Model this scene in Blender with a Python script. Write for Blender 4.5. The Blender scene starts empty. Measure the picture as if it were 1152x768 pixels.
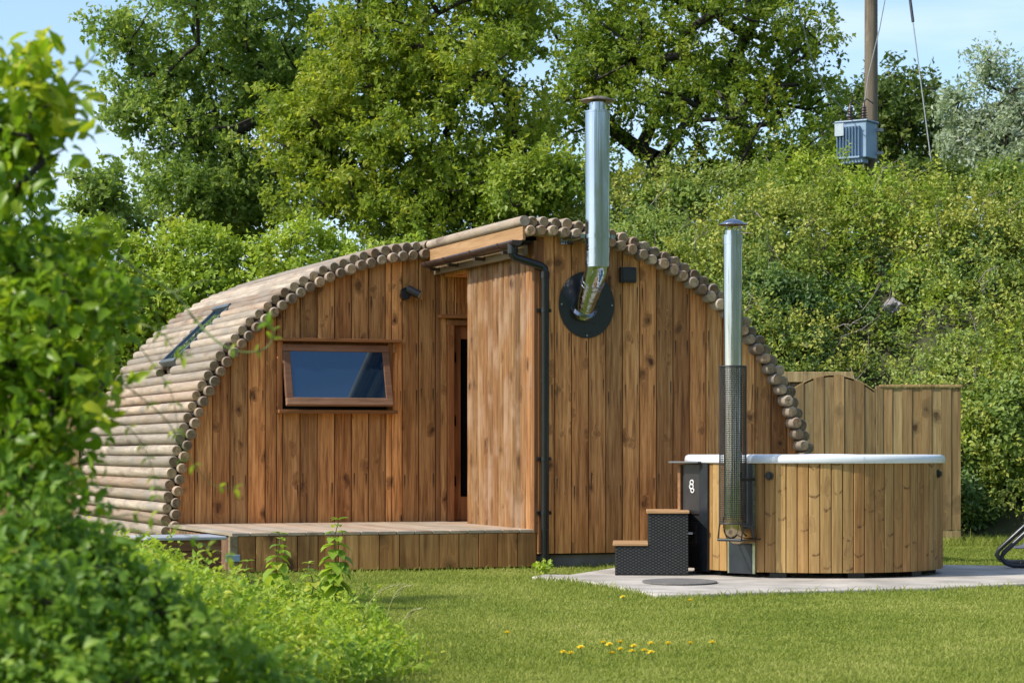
import bpy, bmesh, math, random
import numpy as np
from mathutils import Vector, Matrix
R = random.Random(7)
G = np.random.default_rng(11)
PI = math.pi
scn = bpy.context.scene
COL = scn.collection
FPX, HY, CX, CZ = 2630.0, 507.0, 576.0, 1.05          # lens of the photograph in pixels, eye height

def at(px, py, Y):
    """point at distance Y seen at photo pixel (px,py)"""
    return Vector(((px - CX) / FPX * Y, Y, CZ + (HY - py) / FPX * Y))
def gnd(px, py, z=0.0):
    Y = FPX * (CZ - z) / (py - HY)
    return Vector(((px - CX) / FPX * Y, Y, z))

# ------------------------------------------------------------------ materials
def newmat(name):
    m = bpy.data.materials.new(name); m.use_nodes = True
    nt = m.node_tree
    b = nt.nodes['Principled BSDF']
    return m, nt, b
class NT:
    def __init__(s, nt): s.nt = nt
    def n(s, typ, **kw):
        x = s.nt.nodes.new(typ)
        for k, v in kw.items(): setattr(x, k, v)
        return x
    def link(s, a, b): s.nt.links.new(a, b)
    def _in(s, sock, v):
        if isinstance(v, bpy.types.NodeSocket): s.link(v, sock)
        else: sock.default_value = v
    def math(s, op, a, b=0.0, c=None, clamp=False):
        x = s.n('ShaderNodeMath', operation=op, use_clamp=clamp)
        s._in(x.inputs[0], a); s._in(x.inputs[1], b)
        if c is not None: s._in(x.inputs[2], c)
        return x.outputs[0]
    def vmath(s, op, a, b=(0, 0, 0)):
        x = s.n('ShaderNodeVectorMath', operation=op)
        s._in(x.inputs[0], a); s._in(x.inputs[1], b)
        return x.outputs[0]
    def coord(s): return s.n('ShaderNodeTexCoord').outputs['Object']
    def attr(s, name):
        return s.n('ShaderNodeAttribute', attribute_name=name).outputs['Fac']
    def noise(s, vec, scale, detail=3.0, rough=.55, dist=0.0):
        x = s.n('ShaderNodeTexNoise'); s.link(vec, x.inputs['Vector'])
        x.inputs['Scale'].default_value = scale; x.inputs['Detail'].default_value = detail
        x.inputs['Roughness'].default_value = rough; x.inputs['Distortion'].default_value = dist
        return x.outputs['Fac']
    def ramp(s, fac, stops, interp='LINEAR'):
        x = s.n('ShaderNodeValToRGB'); s.link(fac, x.inputs[0]); cr = x.color_ramp
        cr.interpolation = interp
        while len(cr.elements) < len(stops): cr.elements.new(.5)
        for e, (p, c) in zip(cr.elements, stops):
            e.position = p; e.color = (c[0], c[1], c[2], 1) if hasattr(c, '__len__') else (c, c, c, 1)
        return x.outputs[0]
    def mix(s, fac, a, b, mode='MIX'):
        x = s.n('ShaderNodeMix', data_type='RGBA', blend_type=mode)
        s._in(x.inputs['Factor'], fac)
        for k, v in ((6, a), (7, b)):
            if isinstance(v, bpy.types.NodeSocket): s.link(v, x.inputs[k])
            else: x.inputs[k].default_value = (v[0], v[1], v[2], 1)
        return x.outputs[2]
    def step(s, x, lo, hi):
        m = s.n('ShaderNodeMapRange', interpolation_type='SMOOTHSTEP')
        s._in(m.inputs[0], x); m.inputs[1].default_value = lo; m.inputs[2].default_value = hi
        return m.outputs[0]
    def bump(s, h, strength, dist):
        x = s.n('ShaderNodeBump'); s.link(h, x.inputs['Height'])
        x.inputs['Strength'].default_value = strength; x.inputs['Distance'].default_value = dist
        return x.outputs[0]

def wood(name, dark, mid, light, knot=(.045, .018, .008), grain_axis='z', knots=1.0, streak_z=(), tonevar=1.0,
         rough=.72, gscale=26.0, kscale=4.5, grey=None, stain=.6, vknots=False, rings=False):
    m, nt, b = newmat(name); T = NT(nt)
    co = T.coord(); r = T.attr('rnd')
    off = T.n('ShaderNodeCombineXYZ')
    T.link(T.math('MULTIPLY', r, 37.3), off.inputs[0]); T.link(T.math('MULTIPLY', r, 53.1), off.inputs[1]); T.link(T.math('MULTIPLY', r, 91.7), off.inputs[2])
    p = T.vmath('ADD', co, off.outputs[0])
    st = {'z': (1, 1, .05), 'y': (1, .05, 1), 'x': (.05, 1, 1)}[grain_axis]
    # knots, set off by a voronoi squeezed along the grain
    ks = {'z': (1, 1, .6), 'y': (1, .42, 1), 'x': (.42, 1, 1)}[grain_axis]
    kp = T.vmath('MULTIPLY', p, ks)
    nz = T.n('ShaderNodeTexNoise'); T.link(p, nz.inputs['Vector']); nz.inputs['Scale'].default_value = 9
    kp2 = T.vmath('ADD', kp, T.vmath('MULTIPLY', T.vmath('SUBTRACT', nz.outputs['Color'], (.5, .5, .5)), (.10, .10, .10)))
    v = T.n('ShaderNodeTexVoronoi'); T.link(kp2, v.inputs['Vector']); v.inputs['Scale'].default_value = kscale
    d = v.outputs['Distance']
    sep_ = T.n('ShaderNodeSeparateColor'); T.link(v.outputs['Color'], sep_.inputs[0]); has = T.step(sep_.outputs[0], .22, .45)
    kr = T.math('MULTIPLY', T.step(d, .34, .14), has)
    core = T.math('MULTIPLY', T.step(d, .16, .10), has)
    # grain runs round the knots
    gp = T.vmath('MULTIPLY', p, st)
    sh = T.n('ShaderNodeCombineXYZ')
    for i in range(3): T.link(T.math('MULTIPLY', kr, .05), sh.inputs[i])
    gp = T.vmath('ADD', gp, sh.outputs[0])
    g1 = T.noise(gp, gscale, 4, .62, .35)
    g2 = T.noise(gp, gscale * 3.4, 2, .5)
    big = T.noise(T.vmath('MULTIPLY', p, {'z': (1, 1, .35), 'y': (1, .35, 1), 'x': (.35, 1, 1)}[grain_axis]), 5.0, 3)
    fac = T.math('ADD', T.math('MULTIPLY', g1, .75), T.math('MULTIPLY', g2, .25))
    col = T.ramp(fac, [(.33, dark), (.5, mid), (.66, light)])
    tone = T.attr('tone')
    lo = 1 - .42 * tonevar; hi = 1 + .38 * tonevar
    tn = T.n('ShaderNodeMapRange'); T.link(tone, tn.inputs[0]); tn.inputs[3].default_value = lo; tn.inputs[4].default_value = hi
    sc = T.n('ShaderNodeVectorMath', operation='SCALE'); T.link(col, sc.inputs[0]); T.link(tn.outputs[0], sc.inputs['Scale'])
    col = sc.outputs[0]
    # redder and paler boards
    warm = T.step(T.noise(T.vmath('MULTIPLY', off.outputs[0], (.31, .17, .23)), 3.1, 0), .35, .65)
    col = T.mix(T.math('MULTIPLY', warm, .35), col, (1.0, .62, .42), 'MULTIPLY')
    col = T.mix(T.math('MULTIPLY', T.step(big, .52, .72), stain), col, (.48, .42, .40), 'MULTIPLY')
    if grey is not None:
        col = T.mix(T.math('MULTIPLY', T.step(T.noise(p, 2.3, 3), .45, .7), .75), col, grey)
    if knots > 0:
        col = T.mix(T.math('MULTIPLY', T.math('MULTIPLY', kr, T.step(g1, .2, .65)), .9 * min(1, knots)), col, tuple(.75 * c + .25 * k for c, k in zip(dark, knot)))
        col = T.mix(T.math('MULTIPLY', T.math('MULTIPLY', core, T.step(g1, .25, .6)), .9 * knots), col, knot)
    if rings:
        rb_ = T.attr('bx')
        rn_ = T.math('SINE', T.math('ADD', T.math('MULTIPLY', rb_, 34.0), T.math('MULTIPLY', T.noise(p, 22, 3), 7.0)))
        col = T.mix(T.math('MULTIPLY', T.step(rn_, -.2, .9), .35), col, (.45, .40, .34), 'MULTIPLY')
        col = T.mix(T.math('MULTIPLY', T.step(rb_, .2, .02), .5), col, (.08, .05, .03))
        ck = T.math('ABSOLUTE', T.math('SUBTRACT', T.noise(T.vmath('MULTIPLY', p, (1, .1, 1)), 13, 1), .5))
        col = T.mix(T.math('MULTIPLY', T.step(ck, .022, .006), .6), col, (.03, .022, .014))
    if vknots:     # dark half moon marks of flat sawn branch knots
        bx = T.attr('bx')
        sp = T.n('ShaderNodeSeparateXYZ'); T.link(p, sp.inputs[0])
        cur = T.math('MULTIPLY', T.math('POWER', T.math('ABSOLUTE', T.math('SUBTRACT', bx, .5)), 1.6), .07)
        zz = T.math('ADD', T.math('SUBTRACT', sp.outputs[2], cur), T.math('MULTIPLY', T.noise(p, 16, 3), .05))
        fr = T.math('FRACT', T.math('ADD', T.math('MULTIPLY', zz, 4.3), T.math('MULTIPLY', r, 7.0)))
        band = T.math('MULTIPLY', T.step(fr, .0, .03), T.step(fr, .13, .05))
        cell = T.math('FLOOR', T.math('ADD', T.math('MULTIPLY', zz, 4.3), T.math('MULTIPLY', r, 7.0)))
        wn = T.n('ShaderNodeTexWhiteNoise', noise_dimensions='2D')
        cb = T.n('ShaderNodeCombineXYZ'); T.link(cell, cb.inputs[0]); T.link(T.math('MULTIPLY', r, 91.0), cb.inputs[1]); T.link(cb.outputs[0], wn.inputs['Vector'])
        on = T.math('GREATER_THAN', wn.outputs['Value'], .62)
        half = T.math('ADD', T.step(bx, .25, .4), T.math('GREATER_THAN', wn.outputs['Value'], .88), clamp=True)
        col = T.mix(T.math('MULTIPLY', T.math('MULTIPLY', T.math('MULTIPLY', T.math('MULTIPLY', band, on), half), T.step(T.noise(p, 30, 2), .3, .55)), .85), col, knot)
    if streak_z:
        bx = T.attr('bx')
        sp = T.n('ShaderNodeSeparateXYZ'); T.link(co, sp.inputs[0]); z = T.math('ADD', sp.outputs[2], T.math('MULTIPLY', T.math('SUBTRACT', r, .5), .14))
        e1 = T.math('ABSOLUTE', T.math('SUBTRACT', T.math('ABSOLUTE', T.math('SUBTRACT', bx, .5)), .36))
        em = T.step(e1, .06, .015)
        tot = None
        for zi in streak_z:
            t1 = T.math('MULTIPLY', T.step(z, zi - .20, zi - .05), T.step(z, zi + .012, zi))
            tot = t1 if tot is None else T.math('MAXIMUM', tot, t1)
        col = T.mix(T.math('MULTIPLY', T.math('MULTIPLY', em, tot), T.math('MULTIPLY', T.step(T.noise(T.vmath('MULTIPLY', p, (1, 1, .2)), 9, 2), .36, .60), .95)), col, (.03, .018, .012))
    T.link(col, b.inputs['Base Color'])
    b.inputs['Roughness'].default_value = rough
    b.inputs['Specular IOR Level'].default_value = .3
    T.link(T.bump(T.math('ADD', fac, T.math('MULTIPLY', core, -.4)), .35, .004), b.inputs['Normal'])
    return m

def plain(name, col, rough=.5, metal=0.0, var=.15, scale=12.0, spec=.5, bump=0.0, bscale=60.0):
    m, nt, b = newmat(name); T = NT(nt); co = T.coord()
    n = T.noise(co, scale, 4)
    c2 = tuple(c * (1 - var) for c in col); c3 = tuple(min(1, c * (1 + var)) for c in col)
    T.link(T.ramp(n, [(.3, c2), (.7, c3)]), b.inputs['Base Color'])
    rr = T.n('ShaderNodeMapRange'); T.link(T.noise(co, scale * 2.3, 3), rr.inputs[0]); rr.inputs[3].default_value = max(.02, rough - .08); rr.inputs[4].default_value = min(1, rough + .08)
    T.link(rr.outputs[0], b.inputs['Roughness'])
    b.inputs['Metallic'].default_value = metal; b.inputs['Specular IOR Level'].default_value = spec
    if bump: T.link(T.bump(T.noise(co, bscale, 3), bump, .01), b.inputs['Normal'])
    return m

def leafmat(name, stops, trans=.45, rough=.45, spec=.35, gain=1.95):
    """stops: colours over the per leaf attribute 'rnd'"""
    m, nt, b = newmat(name); T = NT(nt)
    r = T.attr('rnd')
    stops = [(p_, tuple(min(.6, c * gain) for c in k)) for p_, k in stops]
    col = T.ramp(r, stops)
    T.link(col, b.inputs['Base Color']); b.inputs['Roughness'].default_value = rough; b.inputs['Specular IOR Level'].default_value = spec
    tr = T.n('ShaderNodeBsdfTranslucent')
    T.link(T.mix(1.0, col, (1.0, 1.0, .55), 'MULTIPLY'), tr.inputs['Color'])
    mx = T.n('ShaderNodeMixShader'); mx.inputs[0].default_value = trans
    T.link(b.outputs[0], mx.inputs[1]); T.link(tr.outputs[0], mx.inputs[2])
    T.link(mx.outputs[0], nt.nodes['Material Output'].inputs['Surface'])
    return m

M = {}
M['facade'] = wood('stained_cladding', (.20, .080, .026), (.49, .232, .076), (.70, .385, .148), streak_z=(2.5, 2.08, 1.62, .78), knots=.95, kscale=5.8, tonevar=1.3, stain=.3, gscale=36)
M['porch'] = wood('porch_cladding', (.12, .052, .018), (.27, .143, .056), (.42, .255, .118), knots=.9, kscale=5.2, grey=(.36, .24, .155), stain=.35, tonevar=1.1, gscale=34)
M['deckfront'] = wood('deck_fascia_wood', (.22, .10, .032), (.42, .21, .07), (.56, .31, .115), knots=.9, kscale=3.2)
M['trim'] = wood('trim_wood', (.20, .085, .03), (.31, .135, .048), (.40, .19, .075), knots=.2, grain_axis='x')
M['trimv'] = wood('trim_wood_upright', (.20, .085, .03), (.31, .135, .048), (.40, .19, .075), knots=.2, grain_axis='z')
M['sash'] = wood('sash_wood', (.16, .085, .05), (.22, .12, .07), (.28, .16, .10), knots=.1, grain_axis='x')
M['log'] = wood('round_log', (.235, .19, .145), (.33, .275, .215), (.42, .36, .29), knots=.6, grain_axis='y', kscale=2.8, grey=(.25, .225, .195), stain=.6, tonevar=.8)
M['logend'] = wood('log_end_grain', (.17, .13, .068), (.27, .205, .115), (.36, .28, .165), knots=0, grain_axis='y', gscale=14, tonevar=1.1, stain=.8, rings=True)
M['logendin'] = wood('log_end_grain_pale', (.29, .205, .11), (.42, .305, .175), (.53, .40, .245), knots=0, grain_axis='y', gscale=14, tonevar=1.0, stain=.6, rings=True)
M['fascia'] = wood('fascia_board', (.32, .20, .095), (.43, .28, .14), (.52, .36, .20), knots=.5, grain_axis='y')
M['rail'] = wood('eaves_rail', (.15, .115, .065), (.21, .165, .10), (.27, .215, .14), knots=.4, grain_axis='y')  # wood darkened to hold the gutter's shade on the rail
M['deck'] = wood('deck_top', (.33, .265, .19), (.43, .35, .26), (.50, .42, .32), knots=.3, grain_axis='y', tonevar=.5, grey=(.42, .37, .31))
M['slat'] = wood('slatted_skirt', (.16, .085, .05), (.26, .15, .09), (.36, .22, .13), knots=.1)
M['tub'] = wood('tub_stave', (.22, .125, .043), (.34, .21, .076), (.43, .285, .115), knot=(.085, .035, .015), knots=.25, kscale=5, tonevar=.42, stain=.3, vknots=True, gscale=30)
M['fence'] = wood('fence_board', (.165, .115, .052), (.29, .212, .098), (.39, .298, .148), knots=.9, kscale=3.6, tonevar=1.2, stain=.8)
M['tread'] = wood('step_tread', (.24, .135, .062), (.33, .195, .095), (.41, .26, .14), knots=.1, grain_axis='x')
M['pole'] = wood('pole_wood', (.12, .112, .082), (.175, .163, .125), (.24, .225, .175), knots=0, grain_axis='z', gscale=18)
M['boxwood'] = wood('box_wood', (.10, .045, .022), (.16, .075, .038), (.22, .11, .06), knots=.1, grain_axis='x')
M['bark'] = plain('bark', (.034, .028, .021), .9, var=.5, scale=9, bump=.6, bscale=25)
M['stem'] = plain('green_stem', (.12, .17, .045), .6, var=.3)
M['black'] = plain('black_plastic', (.012, .013, .015), .38, var=.3, scale=5)
M['pipeblack'] = plain('black_drainpipe', (.006, .008, .010), .25, var=.3, scale=4)
M['gutter'] = plain('brown_gutter', (.05, .032, .026), .35, var=.3, scale=5)
M['steel'] = plain('stainless_steel', (.40, .44, .49), .10, metal=1.0, var=.06, scale=3)
_t = NT(M['steel'].node_tree); _c = _t.vmath('MULTIPLY', _t.coord(), (1, 1, .02))
_t.link(_t.bump(_t.noise(_c, 34, 2), .6, .006), M['steel'].node_tree.nodes['Principled BSDF'].inputs['Normal'])
M['steelrust'] = plain('tarnished_cap', (.26, .21, .17), .45, metal=.7, var=.4, scale=20)
M['darksteel'] = plain('charcoal_panel', (.024, .030, .036), .34, metal=.2, var=.35, scale=6)
M['stove'] = plain('stove_black', (.02, .018, .018), .45, var=.3, scale=7)
M['edge'] = plain('panel_edge_trim', (.35, .38, .28), .25, metal=.8, var=.2)
M['warmsteel'] = plain('warm_elbow_steel', (.46, .38, .26), .2, metal=1.0, var=.2, scale=9)  # elbow steel with a gold reflection put into its base colour
M['rim'] = plain('white_acrylic', (.72, .76, .80), .22, var=.03, spec=.5)
M['white'] = plain('white_mark', (.75, .76, .75), .5, var=.03)
M['rattan'] = plain('black_rattan', (.010, .010, .011), .5, var=.4, scale=80)
M['concrete'] = plain('concrete_pad', (.42, .385, .335), .85, var=.32, scale=2.6, bump=.3, bscale=90)
M['mat'] = plain('dark_rubber_mat', (.15, .142, .13), .8, var=.3, scale=15)
M['plinth'] = plain('grey_plinth', (.13, .135, .14), .7, var=.3, scale=4)
M['transf'] = plain('blue_grey_steel', (.23, .34, .46), .45, var=.12, scale=3)
M['transfpale'] = plain('pale_plate', (.42, .50, .56), .5, var=.1)
M['ceramic'] = plain('brown_ceramic', (.07, .05, .05), .25, var=.3)
M['cable'] = plain('dark_cable', (.03, .035, .04), .6, var=.1)
M['cablepale'] = plain('pale_wire', (.30, .33, .34), .4, var=.1)
M['fabric'] = plain('grey_mesh_fabric', (.10, .11, .135), .8, var=.2, scale=30)
M['tubeblue'] = plain('dark_tube', (.022, .026, .036), .3, var=.2)
M['lid'] = plain('grey_lid', (.36, .38, .42), .5, var=.12, scale=6)
M['rock'] = plain('grey_rock', (.27, .25, .265), .9, var=.45, scale=7, bump=.8, bscale=18)
M['water'] = plain('tub_water', (.05, .12, .15), .05, var=.1)
M['yellow'] = plain('yellow_petals', (.85, .66, .015), .6, var=.15, scale=60)
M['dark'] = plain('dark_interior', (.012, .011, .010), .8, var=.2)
M['soil'] = plain('bank_soil', (.05, .055, .022), .95, var=.4, scale=3)

def glassmat(name, col, ior):
    m, nt, b = newmat(name)
    b.inputs['Base Color'].default_value = (*col, 1); b.inputs['Roughness'].default_value = .015
    b.inputs['IOR'].default_value = ior; b.inputs['Specular IOR Level'].default_value = .5
    T = NT(nt)
    T.link(T.bump(T.noise(T.coord(), 1.2, 1), .04, .02), b.inputs['Normal'])
    return m
M['glass'] = glassmat('sky_tinted_window_glass', (.012, .02, .032), 2.3)
M['glass'].node_tree.nodes['Principled BSDF'].inputs['Specular Tint'].default_value = (.62, .84, 1.0, 1)  # blue tint deepens the reflected sky
M['glass'].node_tree.nodes['Principled BSDF'].inputs['Base Color'].default_value = (.010, .026, .055, 1)  # reflected sky blue also put into the base colour of the glass
M['doorglass'] = glassmat('dark_door_glass', (.006, .006, .007), 1.22)

# ------------------------------------------------------------------ mesh builder
class MB:
    def __init__(s): s.v = []; s.f = []; s.mi = []; s.sm = []; s.r = []; s.t = []; s.b = []
    def _add(s, vs, fs, mi=0, smooth=False, r=None, t=None, bx=None):
        o = len(s.v); r = R.random() if r is None else r; t = R.random() if t is None else t
        s.v += [tuple(x) for x in vs]; s.r += [r] * len(vs); s.t += [t] * len(vs); s.b += (list(bx) if bx is not None else [.5] * len(vs))
        for f in fs:
            s.f.append(tuple(i + o for i in f)); s.mi.append(mi if not isinstance(mi, dict) else mi[f]); s.sm.append(smooth)
    def box(s, c, size, rot=None, mi=0, r=None, t=None):
        hx, hy, hz = (x / 2 for x in size)
        vs = [Vector((x, y, z)) for x in (-hx, hx) for y in (-hy, hy) for z in (-hz, hz)]
        if rot is not None: vs = [rot @ v for v in vs]
        vs = [v + Vector(c) for v in vs]
        s._add(vs, [(0, 1, 3, 2), (4, 6, 7, 5), (0, 4, 5, 1), (2, 3, 7, 6), (0, 2, 6, 4), (1, 5, 7, 3)], mi, r=r, t=t)
    def prism(s, poly, ext, mi=0, r=None, t=None, bx=None):
        """poly: list of 3d points (planar), ext: extrusion vector"""
        n = len(poly); ext = Vector(ext)
        vs = [Vector(p) for p in poly] + [Vector(p) + ext for p in poly]
        fs = [tuple(range(n))[::-1], tuple(range(n, 2 * n))] + [(i, (i + 1) % n, n + (i + 1) % n, n + i) for i in range(n)]
        s._add(vs, fs, mi, r=r, t=t, bx=None if bx is None else list(bx) * 2)
    def tube(s, pts, rad, n=12, caps=True, mi=0, cmi=None, smooth=True, r=None, t=None, rings=False):
        pts = [Vector(p) for p in pts]
        if not hasattr(rad, '__len__'): rad = [rad] * len(pts)
        vs = []; prev = None
        for i, p in enumerate(pts):
            d = (pts[min(i + 1, len(pts) - 1)] - pts[max(i - 1, 0)]).normalized()
            if prev is None:
                a = Vector((0, 0, 1)) if abs(d.z) < .9 else Vector((1, 0, 0))
                x = a.cross(d).normalized()
            else: x = (prev - d * prev.dot(d)).normalized()
            prev = x; y = d.cross(x)
            for k in range(n):
                an = 2 * PI * k / n
                vs.append(p + (x * math.cos(an) + y * math.sin(an)) * rad[i])
        fs = []
        for i in range(len(pts) - 1):
            for k in range(n):
                fs.append((i * n + k, i * n + (k + 1) % n, (i + 1) * n + (k + 1) % n, (i + 1) * n + k))
        r = R.random() if r is None else r; t = R.random() if t is None else t
        s._add(vs, fs, mi, smooth, r, t)
        if caps and rings:
            m = len(pts) - 1
            for e, q in ((0, vs[:n]), (m, vs[m * n:])):
                s._add(list(q) + [pts[e]], [(k, (k + 1) % n, n) for k in range(n)], mi if cmi is None else cmi, False, r, t, [1.0] * n + [0.0])
        elif caps:
            m = len(pts) - 1
            s._add(vs[:n], [tuple(range(n))[::-1]], mi if cmi is None else cmi, False, r, t)
            s._add(vs[m * n:], [tuple(range(n))], mi if cmi is None else cmi, False, r, t)
    def lathe(s, prof, c=(0, 0, 0), n=64, a0=0.0, a1=2 * PI, mi=0, smooth=True, r=None, t=None):
        """prof: (radius, z); angle 0 faces -Y, grows towards +X"""
        full = abs(a1 - a0 - 2 * PI) < 1e-6
        m = n if full else n + 1
        vs = []
        for k in range(m):
            a = a0 + (a1 - a0) * k / n
            for (q, z) in prof: vs.append((c[0] + q * math.sin(a), c[1] - q * math.cos(a), c[2] + z))
        L = len(prof); fs = []
        for k in range(n):
            k2 = (k + 1) % m
            for i in range(L - 1): fs.append((k * L + i, k2 * L + i, k2 * L + i + 1, k * L + i + 1))
        s._add(vs, fs, mi, smooth, r, t)
    def build(s, name, mats, parent=None, bevel=0.0, loc=None, rotz=0.0):
        me = bpy.data.meshes.new(name); me.from_pydata(s.v, [], s.f)
        if not isinstance(mats, (list, tuple)): mats = [mats]
        for m in mats: me.materials.append(m)
        me.polygons.foreach_set('material_index', s.mi); me.polygons.foreach_set('use_smooth', s.sm)
        for nm, dat in (('rnd', s.r), ('tone', s.t), ('bx', s.b)):
            a = me.attributes.new(nm, 'FLOAT', 'POINT'); a.data.foreach_set('value', dat)
        bm = bmesh.new(); bm.from_mesh(me); bmesh.ops.recalc_face_normals(bm, faces=bm.faces); bm.to_mesh(me); bm.free()
        me.update()
        o = bpy.data.objects.new(name, me); COL.objects.link(o)
        if parent: o.parent = parent
        if loc is not None: o.location = loc
        o.rotation_euler.z = rotz
        if bevel:
            md = o.modifiers.new('edge', 'BEVEL'); md.width = bevel; md.segments = 2; md.limit_method = 'ANGLE'; md.angle_limit = math.radians(50)
        return o

def empty(name, loc=(0, 0, 0), rz=0.0):
    o = bpy.data.objects.new(name, None); COL.objects.link(o); o.location = loc; o.rotation_euler.z = rz; o.empty_display_size = .2
    return o
def tag(o, label=None, cat=None, group=None, kind=None):
    if label: o['label'] = label
    if cat: o['category'] = cat
    if group: o['group'] = group
    if kind: o['kind'] = kind
    return o

def np_mesh(name, verts, faces_flat, loop_start, mats, parent=None, rnd=None, smooth=False, mi=None):
    me = bpy.data.meshes.new(name)
    me.vertices.add(len(verts)); me.vertices.foreach_set('co', np.ascontiguousarray(verts, dtype=np.float32).ravel())
    me.loops.add(len(faces_flat)); me.loops.foreach_set('vertex_index', np.ascontiguousarray(faces_flat, dtype=np.int32))
    me.polygons.add(len(loop_start)); me.polygons.foreach_set('loop_start', np.ascontiguousarray(loop_start, dtype=np.int32))
    if not isinstance(mats, (list, tuple)): mats = [mats]
    for m in mats: me.materials.append(m)
    me.polygons.foreach_set('use_smooth', np.full(len(loop_start), smooth))
    if mi is not None: me.polygons.foreach_set('material_index', np.ascontiguousarray(mi, dtype=np.int32))
    if rnd is not None:
        a = me.attributes.new('rnd', 'FLOAT', 'POINT'); a.data.foreach_set('value', np.ascontiguousarray(rnd, dtype=np.float32))
    me.update(calc_edges=True); me.validate()
    o = bpy.data.objects.new(name, me); COL.objects.link(o)
    if parent: o.parent = parent
    return o

def nrm(a): return a / (np.linalg.norm(a, axis=1, keepdims=True) + 1e-9)
def leaves(name, P, D, N, L, W, rnd, mat, parent=None, fine=False, fold=.18):
    """P base points, D leaf axis, N leaf face normal, L length, W width (arrays)"""
    n = len(P); D = nrm(D); S = nrm(np.cross(D, N)); N = np.cross(S, D)
    L = L[:, None]; W = W[:, None]
    if not fine:
        a = P; t = P + D * L - N * L * .08; m = P + D * L * .45 + N * fold * W
        l = m + S * W * .5; r = m - S * W * .5
        V = np.stack([a, l, t, r], 1).reshape(-1, 3)
        idx = np.arange(n * 4); ls = np.arange(n) * 4; rr = np.repeat(rnd, 4)
        return np_mesh(name, V, idx, ls, mat, parent, rr)
    T = [(0, 0, 0), (.28, .42, .05), (.62, .36, .04), (1, 0, -.10)]
    V = []
    a = P
    p1 = P + D * L * .28 + N * L * .03; p2 = P + D * L * .64 + N * L * .0; t = P + D * L - N * L * .14
    l1 = p1 + S * W * .46 + N * W * fold; r1 = p1 - S * W * .46 + N * W * fold
    l2 = p2 + S * W * .38 + N * W * fold; r2 = p2 - S * W * .38 + N * W * fold
    V = np.stack([a, p1, p2, t, l1, l2, r1, r2], 1).reshape(-1, 3)
    q = np.array([0, 4, 1, 1, 4, 5, 2, 2, 5, 3, 0, 1, 6, 1, 2, 7, 6, 2, 3, 7])
    st = np.array([0, 3, 7, 10, 13, 17])
    idx = (np.arange(n)[:, None] * 8 + q[None, :]).ravel(); ls = (np.arange(n)[:, None] * len(q) + st[None, :]).ravel()
    return np_mesh(name, V, idx, ls, mat, parent, np.repeat(rnd, 8), smooth=True)

def segs_mesh(name, A, B, ra, rb, mat, parent=None, n=5):
    """many tapered sticks in one mesh"""
    A = np.asarray(A, float); B = np.asarray(B, float); ra = np.asarray(ra, float); rb = np.asarray(rb, float)
    d = nrm(B - A); up = np.where(np.abs(d[:, 2:3]) < .9, np.array([[0, 0, 1.0]]), np.array([[1.0, 0, 0]]))
    x = nrm(np.cross(up, d)); y = np.cross(d, x)
    an = np.arange(n) * 2 * PI / n
    ring = x[:, None, :] * np.cos(an)[None, :, None] + y[:, None, :] * np.sin(an)[None, :, None]
    B2 = B + d * rb[:, None] * .4
    V = np.concatenate([A[:, None, :] + ring * ra[:, None, None], B2[:, None, :] + ring * rb[:, None, None]], 1).reshape(-1, 3)
    k = np.arange(n); q = np.stack([k, (k + 1) % n, n + (k + 1) % n, n + k], 1).ravel()
    m = len(A)
    idx = (np.arange(m)[:, None] * 2 * n + q[None, :]).ravel(); ls = np.arange(m * n) * 4
    return np_mesh(name, V, idx, ls, mat, parent, np.zeros(len(V)), smooth=True)

# ------------------------------------------------------------------ camera, light, sky
cam = bpy.data.cameras.new('camera'); co_ = bpy.data.objects.new('camera', cam); COL.objects.link(co_)
co_.location = (0, 0, CZ); co_.rotation_euler = (PI / 2, 0, 0)
cam.sensor_width = 36; cam.lens = FPX / 1152 * 36; cam.shift_y = 123 / 1152
cam.clip_start = .1; cam.clip_end = 2000
cam.dof.use_dof = True; cam.dof.focus_distance = 20.0; cam.dof.aperture_fstop = 6.3
scn.camera = co_
AZ, EL = math.radians(23), math.radians(43)
S = Vector((-math.cos(AZ) * math.cos(EL), -math.sin(AZ) * math.cos(EL), math.sin(EL)))
sun = bpy.data.lights.new('sun', 'SUN'); so = bpy.data.objects.new('sun', sun); COL.objects.link(so)
sun.energy = 3.3; sun.angle = math.radians(.6); sun.color = (1.0, .93, .80)
so.rotation_euler = S.to_track_quat('Z', 'Y').to_euler(); so.location = (-30, -10, 40)
w = bpy.data.worlds.new('World'); scn.world = w; w.use_nodes = True
nt = w.node_tree; T = NT(nt); bg = nt.nodes['Background']
sky = T.n('ShaderNodeTexSky', sky_type='NISHITA'); sky.sun_disc = False
sky.sun_elevation = EL; sky.sun_rotation = math.atan2(S.x, S.y)
sky.altitude = 50; sky.air_density = 1.0; sky.dust_density = 1.2; sky.ozone_density = 2.6
# thin high cloud veils
gv = T.n('ShaderNodeTexCoord').outputs['Generated']
cn = T.noise(T.vmath('MULTIPLY', gv, (1.2, 1.2, 9.0)), 2.6, 5, .55, .3)
veil = T.math('MULTIPLY', T.step(cn, .44, .74), .5)
T.link(T.mix(veil, sky.outputs[0], (4.6, 5.0, 5.8)), bg.inputs['Color']); bg.inputs['Strength'].default_value = .15
scn.view_settings.view_transform = 'Standard'; scn.view_settings.look = 'None'
scn.view_settings.exposure = .62; scn.view_settings.gamma = 1
scn.cycles.max_bounces = 8; scn.cycles.diffuse_bounces = 3; scn.cycles.glossy_bounces = 3; scn.cycles.transmission_bounces = 4
scn.cycles.transparent_max_bounces = 8; scn.cycles.caustics_reflective = False; scn.cycles.caustics_refractive = False
scn.cycles.use_denoising = True
try: scn.cycles.denoiser = 'OPENIMAGEDENOISE'
except Exception: pass
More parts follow.
